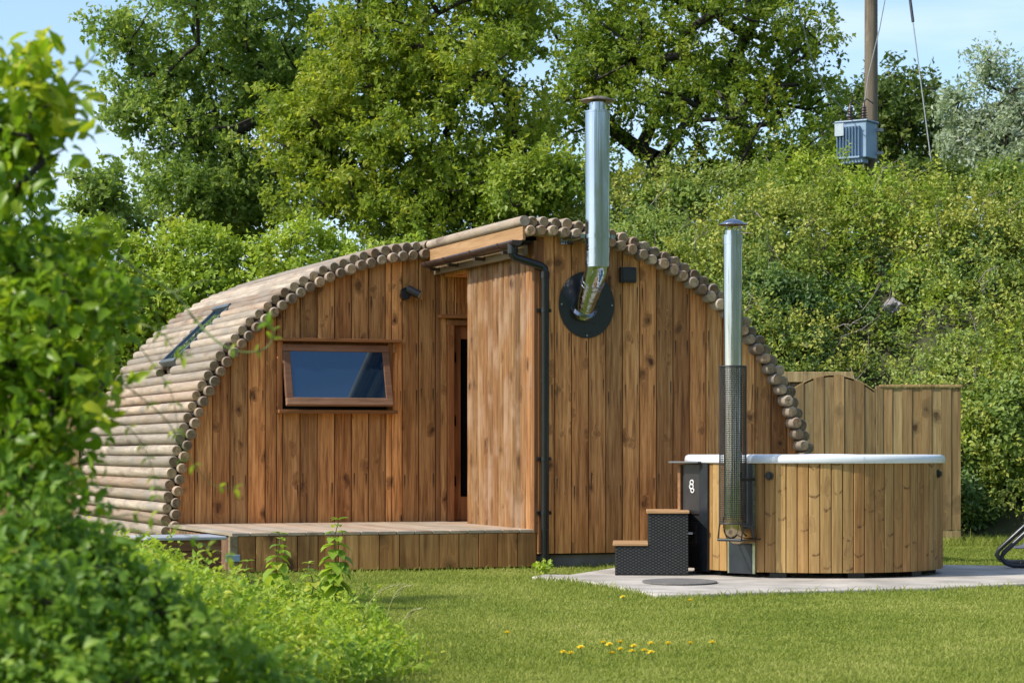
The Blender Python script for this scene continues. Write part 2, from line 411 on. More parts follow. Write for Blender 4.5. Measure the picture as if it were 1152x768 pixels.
scn.cycles.sample_clamp_indirect = 6.0

# ------------------------------------------------------------------ ground, lawn, pad
gm, nt, b = newmat('soil_and_short_grass'); T = NT(nt); co = T.coord()
n1 = T.noise(co, .55, 4); n2 = T.noise(co, 9, 4); n3 = T.noise(co, 60, 2)
f_ = T.math('ADD', T.math('MULTIPLY', n1, .4), T.math('ADD', T.math('MULTIPLY', n2, .3), T.math('MULTIPLY', n3, .3)))
T.link(T.ramp(f_, [(.3, (.10, .135, .024)), (.5, (.16, .20, .035)), (.7, (.22, .24, .06))]), b.inputs['Base Color'])
b.inputs['Roughness'].default_value = .95; b.inputs['Specular IOR Level'].default_value = .1
T.link(T.bump(n3, .6, .02), b.inputs['Normal'])
g = MB(); g._add([(-400, -60, 0), (400, -60, 0), (400, 700, 0), (-400, 700, 0)], [(0, 1, 2, 3)])
tag(g.build('ground', gm), kind='structure')

padpts = [gnd(598, 648, .03), gnd(640, 650.5, .03), gnd(690, 658, .03), gnd(738, 668.5, .03), gnd(790, 667.5, .03), gnd(900, 664, .03), gnd(1060, 660, .03), gnd(1160, 655.5, .03), gnd(1290, 652, .03)]
padback = [Vector((6.2, 20.2, .03)), Vector((3.9, 21.0, .03)), Vector((2.4, 21.35, .03)), Vector((1.0, 20.75, .03)), gnd(640, 646, .03), gnd(612, 645.5, .03)]
p = MB(); poly = [Vector((q.x, q.y, -.03)) for q in padpts + padback]
p.prism(poly, (0, 0, .06)); tag(p.build('concrete_pad', M['concrete'], bevel=.012), kind='structure')
PAD = np.array([(q.x, q.y) for q in poly])
def in_poly(x, y, P):
    c = np.zeros(len(x), bool); j = len(P) - 1
    for i in range(len(P)):
        xi, yi = P[i]; xj, yj = P[j]
        hit = ((yi > y) != (yj > y)) & (x < (xj - xi) * (y - yi) / (yj - yi + 1e-12) + xi)
        c ^= hit; j = i
    return c

TH = .36; PX, PY = .212, 20.847
cT, sT = math.cos(TH), math.sin(TH)
def pod(u, v, z=0.0): return Vector((PX + u * cT - v * sT, PY + u * sT + v * cT, z))
VL, VR, WALLW, VB = 2.583, 1.77, 2.66, 7.1
# keep grass out of the buildings
FOOT = np.array([tuple(pod(*q).xy) for q in ((-2.76, .02), (0, .02), (2.7, .0), (2.75, 7.1), (-2.8, 7.1), (-2.8, 2.5))])

def grass():
    n = 520000
    Y = 9.9 + (27.6 - 9.9) * G.random(n) ** 1.25
    half = Y * (580 / FPX) + .8
    X = (G.random(n) * 2 - 1) * half + .1
    ok = ~in_poly(X, Y, PAD) & ~in_poly(X, Y, FOOT)
    X, Y = X[ok], Y[ok]; n = len(X)
    # tufts and mown unevenness
    f = .5 + .25 * np.sin(X * 2.1 + 1.3 * np.sin(Y * 1.1)) + .25 * np.sin(Y * 2.7 + 1.7 * np.sin(X * .9))
    f2 = .5 + .5 * np.sin(X * 7.3 + 2 * np.sin(Y * 5.1)) * np.sin(Y * 6.1 + 2 * np.sin(X * 4.3))
    # distance to the pad edge and the deck: longer there
    def dseg(P, Q):
        P = np.array(P); Q = np.array(Q); d = Q - P; t = np.clip(((X - P[0]) * d[0] + (Y - P[1]) * d[1]) / (d @ d), 0, 1)
        return np.hypot(X - P[0] - t * d[0], Y - P[1] - t * d[1])
    de = np.full(n, 9.0)
    for i in range(len(PAD)): de = np.minimum(de, dseg(PAD[i], PAD[(i + 1) % len(PAD)]))
    for i in range(len(FOOT)): de = np.minimum(de, dseg(FOOT[i], FOOT[(i + 1) % len(FOOT)]))
    edge = np.exp(-(de / .12) ** 2)
    h = (.012 + .007 * f + .007 * f2) * (.6 + .8 * G.random(n)) + edge * .05 * G.random(n) ** 2
    h += np.where((Y > 25.6), .10, 0) * G.random(n)
    tall = G.random(n) < .004; h = np.where(tall, h * 2.2, h)
    wd = .003 + .002 * G.random(n) + .00018 * Y
    an = G.random(n) * 2 * PI; lean = (.25 + .75 * G.random(n)) * h
    bx, by = np.cos(an), np.sin(an)
    an2 = G.random(n) * 2 * PI; lx, ly = np.cos(an2) * lean, np.sin(an2) * lean
    B = np.stack([X, Y, np.zeros(n)], 1); s = np.stack([bx * wd * .5, by * wd * .5, np.zeros(n)], 1)
    mid = B + np.stack([lx * .35, ly * .35, h * .62], 1); tip = B + np.stack([lx, ly, h], 1)
    V = np.stack([B - s, B + s, mid + s * .8, mid - s * .8, tip], 1).reshape(-1, 3)
    q = np.array([0, 1, 2, 3, 3, 2, 4]); st = np.array([0, 4])
    idx = (np.arange(n)[:, None] * 5 + q).ravel(); ls = (np.arange(n)[:, None] * 7 + st).ravel()
    patch = .5 + .5 * np.sin(X * 1.3 + 2.1 * np.sin(Y * .8 + .5)) * np.cos(Y * 1.1 + 1.4 * np.sin(X * 1.7))
    rn = np.clip(.08 + .24 * G.random(n) + .34 * patch + .30 * f2, 0, 1)
    m = leafmat('grass_blade', [(.0, (.115, .155, .028)), (.45, (.195, .235, .048)), (.8, (.28, .30, .082)), (1, (.39, .37, .15))], trans=.45, rough=.55, spec=.15, gain=1.45)
    o = np_mesh('lawn_grass', V, idx, ls, m, None, np.repeat(rn, 5))
    tag(o, 'mown green lawn grass in front of the log cabin', 'grass', kind='stuff')
grass()

# ------------------------------------------------------------------ cabin
cabin = empty('log_cabin', (PX, PY, 0), TH)
tag(cabin, 'round-roofed timber garden cabin with log roof, porch and steel flue', 'cabin')
AO = np.array([(-2.815, .06), (-2.81, .2), (-2.8, .4), (-2.78, .62), (-2.73, .94), (-2.67, 1.16), (-2.59, 1.37), (-2.51, 1.57), (-2.4, 1.76), (-2.29, 1.94), (-2.15, 2.11), (-2.0, 2.27), (-1.84, 2.42), (-1.67, 2.56), (-1.48, 2.68), (-1.28, 2.79), (-1.08, 2.87), (-.87, 2.95), (-.65, 3.01), (-.43, 3.05), (-.2, 3.075), (0, 3.085)])
full = np.concatenate([AO, (AO[:-1] * [-1, 1])[::-1]])
def resample(P, sp, off=0.0):
    d = np.r_[0, np.cumsum(np.hypot(*np.diff(P, axis=0).T))]
    n = int((d[-1] - off) / sp)
    q = off + np.arange(n + 1) * sp
    return np.c_[np.interp(q, d, P[:, 0]), np.interp(q, d, P[:, 1])]
def inset(P, k):
    t = np.gradient(P, axis=0); t /= np.linalg.norm(t, axis=1)[:, None]
    return P + np.c_[t[:, 1], -t[:, 0]] * k
dense = resample(full, .01)
OUT = resample(dense, .1115)
INN = inset(dense, .082); INN = resample(INN, .1115, .055)
topc = inset(dense, .10)
def top(u): return float(np.interp(u, topc[:, 0], topc[:, 1])) if abs(u) < topc[-1, 0] else .1
FU = -.167
def logset(P, rad, side, v0, vend, cmi):
    mb = MB()
    for (u, z) in P:
        if (side < 0) != (u < FU): continue
        rr = rad * R.uniform(.90, 1.03); a = v0 + R.uniform(-.018, .018); e = vend
        cuts = [(a, e)]
        if rad < .0555 and side < 0 and -2.36 < u < -1.70: cuts = [(a, 4.2), (4.92, e)]
        t = R.random(); r = R.random()
        for (s0, s1) in cuts:
            n = max(2, int((s1 - s0) / .9)); pts = []
            for i in range(n + 1):
                k = i / n
                pts.append((u + R.gauss(0, .0022), s0 + (s1 - s0) * k, z + R.gauss(0, .0022)))
            pts = [pts[0], (pts[0][0], pts[0][1] + .014, pts[0][2])] + pts[1:]
            rads = [rr * R.uniform(.985, 1.015) for _ in pts]; rads[0] = rr * .82
            mb.tube(pts, rads, 14, mi=0, cmi=cmi, r=r, t=t, rings=True)
    return mb
roof = logset(OUT, .0545, -1, VL - .10, VB, 1).build('log_roof', [M['log'], M['logend']], cabin); roof['label'] = 'left roof slope of sunlit round logs'
logset(OUT, .0545, 1, -.085, VB, 1).build('log_roof', [M['log'], M['logend']], cabin)
logset(INN, .052, -1, VL - .145, VL + .35, 1).build('roof_trim', [M['log'], M['logend']], cabin)
logset(INN, .052, 1, -.15, .35, 1).build('roof_trim', [M['log'], M['logendin']], cabin)
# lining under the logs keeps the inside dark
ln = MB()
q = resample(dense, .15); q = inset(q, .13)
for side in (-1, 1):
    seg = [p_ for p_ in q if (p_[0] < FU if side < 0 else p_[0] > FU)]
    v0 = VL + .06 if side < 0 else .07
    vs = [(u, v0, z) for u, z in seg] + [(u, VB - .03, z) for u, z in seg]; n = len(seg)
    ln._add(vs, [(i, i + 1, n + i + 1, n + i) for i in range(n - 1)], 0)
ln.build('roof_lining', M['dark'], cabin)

def boards(mb, a0, a1, zb, topf, v0, th, axis='u', width=.172, holes=(), mi=0, gap=.0035, cham=.007):
    """upright tongue and groove boards; axis 'u' spans u at v0..v0-th, axis 'v' spans v at u=v0"""
    n = max(1, round((a1 - a0) / width)); wd = (a1 - a0) / n
    for i in range(n):
        l = a0 + i * wd; r_ = l + wd; g_ = gap
        rr = R.random(); tt = min(1, max(0, R.gauss(.5, .24))); jit = R.uniform(-.002, .002)
        brk = sorted({l, r_} | {e for h_ in holes for e in h_[:2] if l + .006 < e < r_ - .006})
        todo = []
        for q0, q1 in zip(brk[:-1], brk[1:]):
            sp_ = [(zb, None)]
            for (h0, h1, hz0, hz1) in holes:
                if q1 > h0 + .001 and q0 < h1 - .001: sp_ = [(zb, hz0), (hz1, None)]
            todo += [(q0, q1, a_, b_) for a_, b_ in sp_]
        for (l, r_, z0, z1) in todo:
            wd_b = r_ - l
            us = [l + g_, l + wd_b * .5, r_ - g_]
            tops = [topf(x) if z1 is None else z1 for x in us]
            if max(tops) - z0 < .03: continue
            tops = [max(t_, z0 + .02) for t_ in tops]
            c = cham
            # cross-section with chamfered edges, built as three strips
            if axis == 'u':
                f = lambda a, d, z: (a, v0 - th + d + jit, z)
            else:
                f = lambda a, d, z: (v0 - th + d + jit, a, z)
            c = min(c, wd_b * .15); A = [l + g_, l + g_ + c, l + wd_b * .5, r_ - g_ - c, r_ - g_]; Dp = [c, 0, 0, 0, c]
            tp = [tops[0], tops[0] + (tops[1] - tops[0]) * .1, tops[1], tops[1] + (tops[2] - tops[1]) * .9, tops[2]]
            vs = [f(a, d, z0) for a, d in zip(A, Dp)] + [f(a, d, z) for a, d, z in zip(A, Dp, tp)]
            vs += [f(A[0], th, z0), f(A[4], th, z0), f(A[0], th, tp[0]), f(A[4], th, tp[4])]
            fs = [(k, k + 1, 6 + k, 5 + k) for k in range(4)] + [(10, 0, 5, 12), (4, 11, 13, 9), (5, 6, 7, 8, 9, 13, 12), (10, 11, 4, 3, 2, 1, 0)]
            bxs = [0, .05, .5, .95, 1] * 2 + [0, 1, 0, 1]
            mb._add(vs, fs, mi, False, rr, tt, bxs)
ZD = .353
def wall_back(mb, a0, a1, zb, v, th=.08):       # solid backing so that joints read dark, not open
    us = np.linspace(a0, a1, 24)
    poly = [(a0, v, zb)] + [(u, v, top(u) - .03) for u in us] + [(a1, v, zb)]
    mb.prism(poly, (0, th, 0), 1)
# right front wall
fw = MB(); boards(fw, .002, 2.66, .135, top, .0, .03, width=.166); wall_back(fw, .002, 2.62, .12, .004)
o = fw.build('front_wall', [M['facade'], M['dark']], cabin); o['label'] = 'front wall right of the drainpipe, upright stained boards'
# porch return wall, facing the deck
rw = MB(); boards(rw, .05, VR, ZD - .02, lambda a: 2.93, .0, .028, axis='v', width=.148, gap=.008, cham=.016)
rw.box((.06, VR / 2 + .035, 1.62), (.11, VR - .08, 2.6), mi=1)
o = rw.build('porch_wall', [M['porch'], M['dark']], cabin); o['label'] = 'sunlit side wall of the porch'
ct = MB(); ct.box((-.004, -.012, 1.62), (.055, .05, 2.60)); ct.box((.035, -.03, 1.55), (.055, .02, 2.80), t=.3); ct.build('corner_trim', M['trimv'], cabin, bevel=.004)
# left front wall, set back behind the deck, runs on behind the porch
lw = MB(); W0, W1_, WZ0, WZ1 = -1.70, -.53, 1.44, 2.115
DU0, DU1, DZ1 = .105, .95, 2.30
boards(lw, -2.68, -.075, ZD - .03, top, VL, .03, width=.1736, holes=[(W0, W1_, WZ0, WZ1)])
boards(lw, -.03, 1.03, ZD - .03, lambda u: 2.80, VL - .008, .03, width=.16, holes=[(DU0 - .06, DU1 + .06, ZD - .03, DZ1)])
us = np.linspace(-2.66, 1.03, 30)
lw.prism([(-2.66, VL + .004, .2), (-2.66, VL + .004, .5)] + [(u, VL + .004, top(u) - .03) for u in us[1:]] + [(1.03, VL + .004, .2)], (0, .06, 0), 1)
o = lw.build('recessed_wall', [M['facade'], M['dark']], cabin); o['label'] = 'shaded wall behind the deck with window and lamp'
jt = MB(); jt.box((-.052, VL - .016, 1.62), (.042, .045, 2.62), t=.55); jt.build('corner_trim', M['trimv'], cabin, bevel=.004)
sw = MB(); boards(sw, VR, VL - .02, ZD - .02, lambda a: 2.76, 1.06, .03, axis='v', width=.16); sw.build('recess_side_wall', M['facade'], cabin)
bw = MB(); poly = [(u, VB - .06, z) for u, z in inset(resample(dense, .2), .09)]
bw.prism(poly, (0, .04, 0)); bw.build('back_wall', M['facade'], cabin)
sf = MB(); sf.box((.49, 1.29, 2.79), (.98, 2.42, .03)); sf.build('porch_ceiling', M['facade'], cabin)
pl = MB(); pl.box((1.33, .05, .06), (2.64, .06, .135)); pl.build('plinth', M['plinth'], cabin)
# eaves of the porch: fascia, rail, gutter
fa = MB(); fa.box((FU + .005, (VL - .28) / 2 + .005, 2.975), (.03, VL - .005, .125)); fa.build('fascia', M['fascia'], cabin, bevel=.004)
el = MB(); el.tube([(FU + .005, -.15, 3.082), (FU + .005, VL * .5, 3.084), (FU + .005, VL - .13, 3.082)], .047, 14, cmi=0); el.build('eaves_log', M['log'], cabin)
rl = MB(); rl.box((-.10, VL / 2 - .03, 2.835), (.045, VL - .05, .095)); rl.build('eaves_rail', M['rail'], cabin, bevel=.004)
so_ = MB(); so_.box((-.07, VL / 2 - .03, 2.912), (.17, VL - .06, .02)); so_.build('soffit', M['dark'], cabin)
gt = MB(); gu = FU - .06; gz = 2.885
prof = [(math.cos(a) * .050, math.sin(a) * .050) for a in np.linspace(PI, 2 * PI, 11)] + [(math.cos(a) * .046, math.sin(a) * .046) for a in np.linspace(2 * PI, PI, 11)]
n = len(prof)
for (v0_, v1_) in ((-.13, VL - .17),):
    vs = [(gu + a, v0_, gz + b_ + .02) for a, b_ in prof] + [(gu + a, v1_, gz + b_) for a, b_ in prof]
    vs = [(x, y, z + (.005 if k_ < n else .012)) for k_, (x, y, z) in enumerate(vs)]
    gt._add(vs, [(i, (i + 1) % n, n + (i + 1) % n, n + i) for i in range(n)], 0, True)
    for v_ in (v0_, v1_):
        zz = .025 if v_ == v0_ else .012
        gt.prism([(gu + math.cos(a) * .049, v_ - .004, gz + zz + math.sin(a) * .049) for a in np.linspace(PI, 2 * PI, 11)], (0, .008, 0))
for v_ in (.25, 1.0, 1.75, 2.3):
    k = 1 - v_ / VL
    gt.prism([(gu + math.cos(a) * .054, v_ - .02, gz + .012 + .013 * k + math.sin(a) * .054) for a in np.linspace(PI, 2 * PI, 11)], (0, .04, 0))
    gt.box((gu + .05, v_, gz - .055), (.10, .04, .03))
go_ = gt.build('gutter', M['gutter'], cabin)
dp = MB(); r_ = .036
gx, gv_ = gu, -.02
dp.tube([(gx, gv_, 2.90), (gx, gv_, 2.80)], .047, 16)
dp.tube([(gx, gv_, 2.82), (gx, gv_, 2.785), (gx + .02, gv_ - .004, 2.765), (.03, -.07, 2.69), (.052, -.077, 2.67), (.058, -.078, 2.635), (.058, -.078, .02)], r_, 16)
dp.tube([(.058, -.078, 2.585), (.058, -.078, 2.64)], .041, 16)
dp.tube([(.058, -.078, .03), (.058, -.078, .12)], .05, 16)
for z_ in (2.3, .98, .5):
    dp.box((.058, -.045, z_), (.13, .05, .03)); dp.tube([(.058, -.078, z_ - .018), (.058, -.078, z_ + .018)], .041, 16)
dp.build('downpipe', M['pipeblack'], cabin)
# window
wn = empty('window', (0, 0, 0)); wn.parent = cabin; 
wf = MB()
for (c, s_) in (((W0 + .025, VL - .02, (WZ0 + WZ1) / 2), (.05, .09, WZ1 - WZ0)), ((W1_ - .025, VL - .02, (WZ0 + WZ1) / 2), (.05, .09, WZ1 - WZ0)), (((W0 + W1_) / 2, VL - .0, WZ1 - .02), (W1_ - W0 - .11, .07, .04))): wf.box(c, s_)
wfr = wf.build('window_frame', M['trimv'], wn, bevel=.004)
wl = MB(); wl.box(((W0 + W1_) / 2 + .02, VL - .075, WZ1 + .012), (1.285, .13, .03)); wl.box((W1_ + .01, VL - .06, WZ1 - .05), (.035, .06, .10)); wl.build('lintel', M['trim'], wn, bevel=.004)
ws = MB(); ws.box(((W0 + W1_) / 2 + .005, VL - .085, WZ0 - .008), (1.20, .15, .035)); ws.build('sill', M['trim'], wn, bevel=.004)
wd_ = MB(); wd_.box(((W0 + W1_) / 2, VL + .03, (WZ0 + WZ1) / 2), (W1_ - W0 - .02, .02, WZ1 - WZ0 - .02)); wd_.build('dark_reveal', M['dark'], wn)
sa = MB(); tilt = math.radians(16); SH, SW = .615, 1.075
hinge = Vector(((W0 + W1_) / 2, VL - .045, WZ1 - .035))
rot = Matrix.Rotation(tilt, 3, 'X')      # bottom swings outwards
rot = Matrix.Rotation(-tilt, 3, 'X')
def sp(x, y, z): return hinge + rot @ Vector((x, y, z))
for (c, s_) in (((0, 0, -.035), (SW, .055, .07)), ((0, 0, -SH + .037), (SW, .055, .074)), ((-SW / 2 + .035, 0, -SH / 2), (.07, .055, SH - .146)), ((SW / 2 - .035, 0, -SH / 2), (.07, .055, SH - .146))):
    sa.box(sp(*c), s_, rot)
sa.build('sash', M['sash'], wn, bevel=.006)
pn = MB(); pn.box(sp(0, -.012, -SH / 2), (SW - .13, .008, SH - .13), rot); pn.build('pane', M['glass'], wn)
# door inside the porch
dr = empty('door'); dr.parent = cabin
df = MB()
df.box((DU0 - .03, VL - .03, (ZD + DZ1) / 2), (.06, .10, DZ1 - ZD)); df.box((DU1 + .03, VL - .03, (ZD + DZ1) / 2), (.06, .10, DZ1 - ZD)); df.box(((DU0 + DU1) / 2 - .005, VL - .03, DZ1 + .022), (DU1 - DU0 + .14, .105, .05))
df.build('door_frame', M['trimv'], dr, bevel=.004)
lt = MB(); lt.box(((DU0 + DU1) / 2 - .02, VL - .06, DZ1 + .085), (DU1 - DU0 + .28, .12, .035)); lt.build('door_lintel', M['trim'], dr, bevel=.004)
dl = MB(); GU0, GU1, GZ0, GZ1 = DU0 + .085, DU1 - .085, .60, 2.16
for (c, s_) in (((DU0 + .043, VL, (ZD + DZ1) / 2), (.082, .05, DZ1 - ZD - .01)), ((DU1 - .043, VL, (ZD + DZ1) / 2), (.082, .05, DZ1 - ZD - .01)), (((DU0 + DU1) / 2, VL, (GZ1 + DZ1) / 2), (GU1 - GU0, .05, DZ1 - GZ1 - .01)), (((DU0 + DU1) / 2, VL, (ZD + GZ0) / 2), (GU1 - GU0, .05, GZ0 - ZD - .01))): dl.box(c, s_)
dl.build('door_leaf', M['trimv'], dr, bevel=.003)
dg = MB(); dg.box(((GU0 + GU1) / 2, VL + .004, (GZ0 + GZ1) / 2), (GU1 - GU0, .012, GZ1 - GZ0)); dg.build('door_glass', M['doorglass'], dr)
for z_ in (1.98, 1.35, .75):
    dh = MB(); dh.box((DU0 + .012, VL - .045, z_), (.02, .03, .10)); dh.build('hinge', M['steel'], dr)
# wall lamp
lp = MB(); LU, LZ = -.40, 2.615
lp.tube([(LU, VL - .03, LZ), (LU, VL - .055, LZ)], .045, 20)
lp.tube([(LU - .01, VL - .05, LZ - .035), (LU - .01, VL - .11, LZ - .03)], .048, 20)
lo = lp.build('wall_lamp', M['black'], cabin, bevel=.003)
lh = MB(); d0 = Vector((LU + .005, VL - .10, LZ + .03)); d1 = Vector((LU + .115, VL - .15, LZ - .03))
lh.tube([d0, d1], .042, 20); lh.build('lamp_head', M['black'], lo)
le = MB(); dd = (d1 - d0).normalized(); le.tube([d1 + dd * .001, d1 + dd * .006], .033, 20); le.build('lens', plain('frosted_lens', (.55, .5, .42), .3), lo)
# vent cover
vb = MB(); vb.box((.865, -.065, 2.635), (.155, .06, .14)); vb.box((.865, -.10, 2.635), (.13, .02, .115)); vb.build('vent_cover', M['black'], cabin, bevel=.012)
# roof window sunk in the left slope
RW = MB(); a_, b_ = Vector((-1.72, 0, 2.545)), Vector((-2.335, 0, 1.955))
along = (b_ - a_).normalized(); nr = Vector((along.z, 0, -along.x)); nr = nr if nr.x < 0 else -nr
ang = math.atan2(-along.z, along.x)
Lr = (b_ - a_).length
def rwp(s_, v_, k): return a_ + along * s_ + nr * k + Vector((0, v_, 0))
def rwbox(mb, s0, s1, v0_, v1_, k0, k1): mb.prism([rwp(s0, v0_, k0), rwp(s1, v0_, k0), rwp(s1, v1_, k0), rwp(s0, v1_, k0)], nr * (k1 - k0))
rwbox(RW, 0, .05, 4.21, 4.91, -.04, .05); rwbox(RW, Lr - .05, Lr, 4.21, 4.91, -.04, .03); rwbox(RW, .05, Lr - .05, 4.21, 4.26, -.04, .03); rwbox(RW, .05, Lr - .05, 4.86, 4.91, -.04, .03)
rf = RW.build('roof_window', plain('slate_grey_frame', (.10, .115, .13), .4, var=.2), cabin, bevel=.004)
RG = MB(); rwbox(RG, .05, Lr - .05, 4.26, 4.86, .0, .012); RG.build('pane', M['glass'], rf)
# flue through the front wall
fl = MB(); FUu = .474
pv = -.40
px_u = .428
axis_top = Vector((px_u, pv, 0))
e0 = Vector((.44, -.02, 2.285)); e1 = Vector((px_u, pv, 2.66))
fl.tube([e0, e0.lerp(e1, .5), e1, e1 + Vector((0, 0, .06))], [.100, .100, .100, .100], 32)
for k in (.62, .70): 
    c = e0.lerp(e1, k); d = (e1 - e0).normalized(); fl.tube([c - d * .012, c + d * .012], .104, 32)
flo = fl.build('flue', [M['steel']], cabin)
fp = MB(); fp.tube([(px_u, pv, 2.67), (px_u, pv, 4.04)], .108, 40)
for z_ in (2.70, 2.80, 2.83, 4.035): fp.tube([(px_u, pv, z_ - .008), (px_u, pv, z_ + .008)], .1125, 40)
fp.tube([(px_u, pv, 4.04), (px_u, pv, 4.12)], .072, 32)
fp.build('flue_pipe', M['steel'], flo)
cp = MB(); cp.lathe([(0, .05), (.06, .045), (.155, .015), (.157, .008), (.15, .004), (0, .02)], (px_u, pv, 4.125), 36)
for a in (0, 2.1, 4.2): cp.box((px_u + .066 * math.sin(a), pv + .066 * math.cos(a), 4.125), (.012, .012, .06))
cp.build('rain_cap', M['steelrust'], flo)
wp = MB(); n = 48
ring_o = [(FUu + .268 * math.cos(2 * PI * k / n), -.034, 2.36 + .298 * math.sin(2 * PI * k / n)) for k in range(n)]
wp.prism(ring_o, (0, -.008, 0)); 
for a in (0, PI / 2, PI, 3 * PI / 2): wp.tube([(FUu + .245 * math.cos(a), -.04, 2.36 + .275 * math.sin(a)), (FUu + .245 * math.cos(a), -.05, 2.36 + .275 * math.sin(a))], .008, 8, mi=1)
wp.build('wall_plate', [plain('black_plate', (.012, .016, .02), .3, var=.2), M['steel']], flo)
colr = MB(); dd = (e1 - e0).normalized(); colr.tube([Vector((.439, -.05, 2.315)), Vector((.439, -.05, 2.315)) + dd * .012], .122, 32); colr.build('flue_collar', M['steel'], flo)
br = MB(); zb_ = 2.94
br.tube([(px_u, pv, zb_ - .018), (px_u, pv, zb_ + .018)], .114, 40)
for sx in (-1, 1):
    br.tube([(px_u + sx * .13, pv + .0, zb_), (px_u + sx * .13, -.02, zb_)], .009, 8)
    br.box((px_u + sx * .145, pv, zb_), (.04, .02, .035))
br.box((px_u - .15, -.045, zb_), (.12, .02, .09)); br.box((px_u - .19, -.16, zb_), (.025, .25, .025)); br.box((px_u, -.045, zb_), (.40, .012, .03))
br.build('flue_bracket', M['steel'], flo)
# deck
DW = 2.75
dk = empty('deck'); dk.parent = cabin
tp = MB()
n = 17; bw_ = (DW + .03) / n
for i in range(n):
    u0 = -DW - .03 + i * bw_; uc = u0 + bw_ / 2
    tp.box((uc, (VL - .03) / 2 - .014, ZD - .014), (bw_ - .006, VL + .0, .028), r=None)
# floor of the recess right of the porch wall
tp.box((.52, 2.17, ZD - .016), (1.02, .76, .026))
tp.build('deck_boards', M['deck'], dk, bevel=.004)
ff = MB()
n = 15; bw_ = DW / n
for i in range(n):
    uc = -DW + (i + .5) * bw_
    ff.box((uc, -.012 + R.uniform(-.001, .001), .172), (bw_ - .006, .024, .30), t=min(1, max(0, R.gauss(.5, .2))))
ff.box((-DW / 2, .018, .17), (DW - .02, .03, .26), t=.05)
ff.build('deck_fascia', M['deckfront'], dk, bevel=.004)
sk = MB()
for i in range(42):
    v_ = .06 + i * .0605
    sk.box((-DW - .008, v_, .17), (.03, .046, .28))
sk.box((-DW + .03, VL / 2, .17), (.03, VL - .06, .28), t=0)
sk.build('deck_skirt', M['slat'], dk)
dpost = MB(); dpost.box((-DW - .012, -.012, .165), (.07, .05, .325)); dpost.build('corner_post', M['rail'], dk, bevel=.004)
bl = MB(); bl.box((-DW - .02, -.035, .14), (.12, .03, .06)); bl.build('post_bracket', M['transf'], dk, bevel=.004)

# ------------------------------------------------------------------ hot tub
TX, TY, TR = 2.553, 19.75, 1.068
tub = empty('hot_tub', (TX, TY, 0)); tag(tub, 'round wooden hot tub with white rim and built-in stove panel', 'hot tub')
sh = MB(); nst = 74
for i in range(nst):
    a0 = 2 * PI * i / nst; a1 = 2 * PI * (i + 1) / nst; g_ = .0022; rr = R.random(); tt = min(1, max(0, R.gauss(.5, .22))); rj = TR + R.uniform(-.002, .002)
    al = [a0 + g_, a0 + g_ + .004, (a0 + a1) / 2, a1 - g_ - .004, a1 - g_]; rd = [rj - .006, rj, rj + .0015, rj, rj - .006]
    vs = [(q * math.sin(a), -q * math.cos(a), z) for z in (.075, .955) for a, q in zip(al, rd)]
    vs += [((TR - .03) * math.sin(a), -(TR - .03) * math.cos(a), z) for z in (.075, .955) for a in (a0, a1)]
    sh._add(vs, [(k, k + 1, 6 + k, 5 + k) for k in range(4)] + [(10, 0, 5, 12), (4, 11, 13, 9), (5, 6, 7, 8, 9, 13, 12), (0, 10, 11, 4, 3, 2, 1)], 0, False, rr, tt, [0, .1, .5, .9, 1] * 2 + [0, 1, 0, 1])
sh.lathe([(TR - .028, .08), (TR - .028, .95)], n=96, mi=1)
sh.build('shell', [M['tub'], M['dark']], tub)
rm = MB()
prof = [(TR - .02, .950), (TR + .018, .950), (TR + .024, .957), (TR + .024, .985), (TR + .016, 1.008), (TR - .006, 1.02), (TR - .11, 1.02), (TR - .15, 1.01), (TR - .17, .97), (TR - .22, .3), (0, .25)]
rm.lathe(prof, n=128)
rm.build('rim', M['rim'], tub)
hr = MB()     # raised head-rest swell on the rim
vs = []; n1_ = 40
for k in range(n1_ + 1):
    a = math.radians(-16 + 30 * k / n1_); e = math.sin(PI * k / n1_) ** .6
    for (q, z) in ((TR + .0245, .962), (TR + .0275, .98), (TR + .02, 1.006 + .006 * e), (TR - .01, 1.02 + .006 * e), (TR - .12, 1.02 + .006 * e)): vs.append((q * math.sin(a), -q * math.cos(a), z))
hr._add(vs, [(k * 5 + i, (k + 1) * 5 + i, (k + 1) * 5 + i + 1, k * 5 + i + 1) for k in range(n1_) for i in range(4)], 0, True)
hr.build('head_rest', M['rim'], tub)
wt = MB(); wt.lathe([(TR - .18, .86), (0, .86)], n=96); wt.build('water', M['water'], tub)
for a in np.arange(0, 360, 36):
    a = math.radians(a + 12); ft = MB(); ft.box(((TR - .12) * math.sin(a), -(TR - .12) * math.cos(a), .052), (.14, .12, .047), Matrix.Rotation(a, 3, 'Z'))
    ft.build('foot', M['black'], tub)
def sector(mb, a0, a1, r0, r1, z0, z1, n=10, mi=0):
    vs = []
    for k in range(n + 1):
        a = a0 + (a1 - a0) * k / n
        for q in (r0, r1):
            for z in (z0, z1): vs.append((q * math.sin(a), -q * math.cos(a), z))
    fs = []
    for k in range(n):
        o = 4 * k
        fs += [(o + 2, o + 6, o + 7, o + 3), (o, o + 1, o + 5, o + 4), (o + 1, o + 3, o + 7, o + 5), (o, o + 4, o + 6, o + 2)]
    fs += [(0, 2, 3, 1), (4 * n, 4 * n + 1, 4 * n + 3, 4 * n + 2)]
    mb._add(vs, fs, mi, False)
D = math.radians
pa = MB(); sector(pa, D(-46.5), D(-34.4), TR - .01, TR + .014, .06, .945); pa.build('flue_panel', M['darksteel'], tub)
pe = MB(); sector(pe, D(-34.4), D(-33.2), TR - .01, TR + .018, .06, .945, 2); sector(pe, D(-47.4), D(-46.5), TR - .01, TR + .018, .06, .945, 2); pe.build('panel_trim', M['edge'], tub)
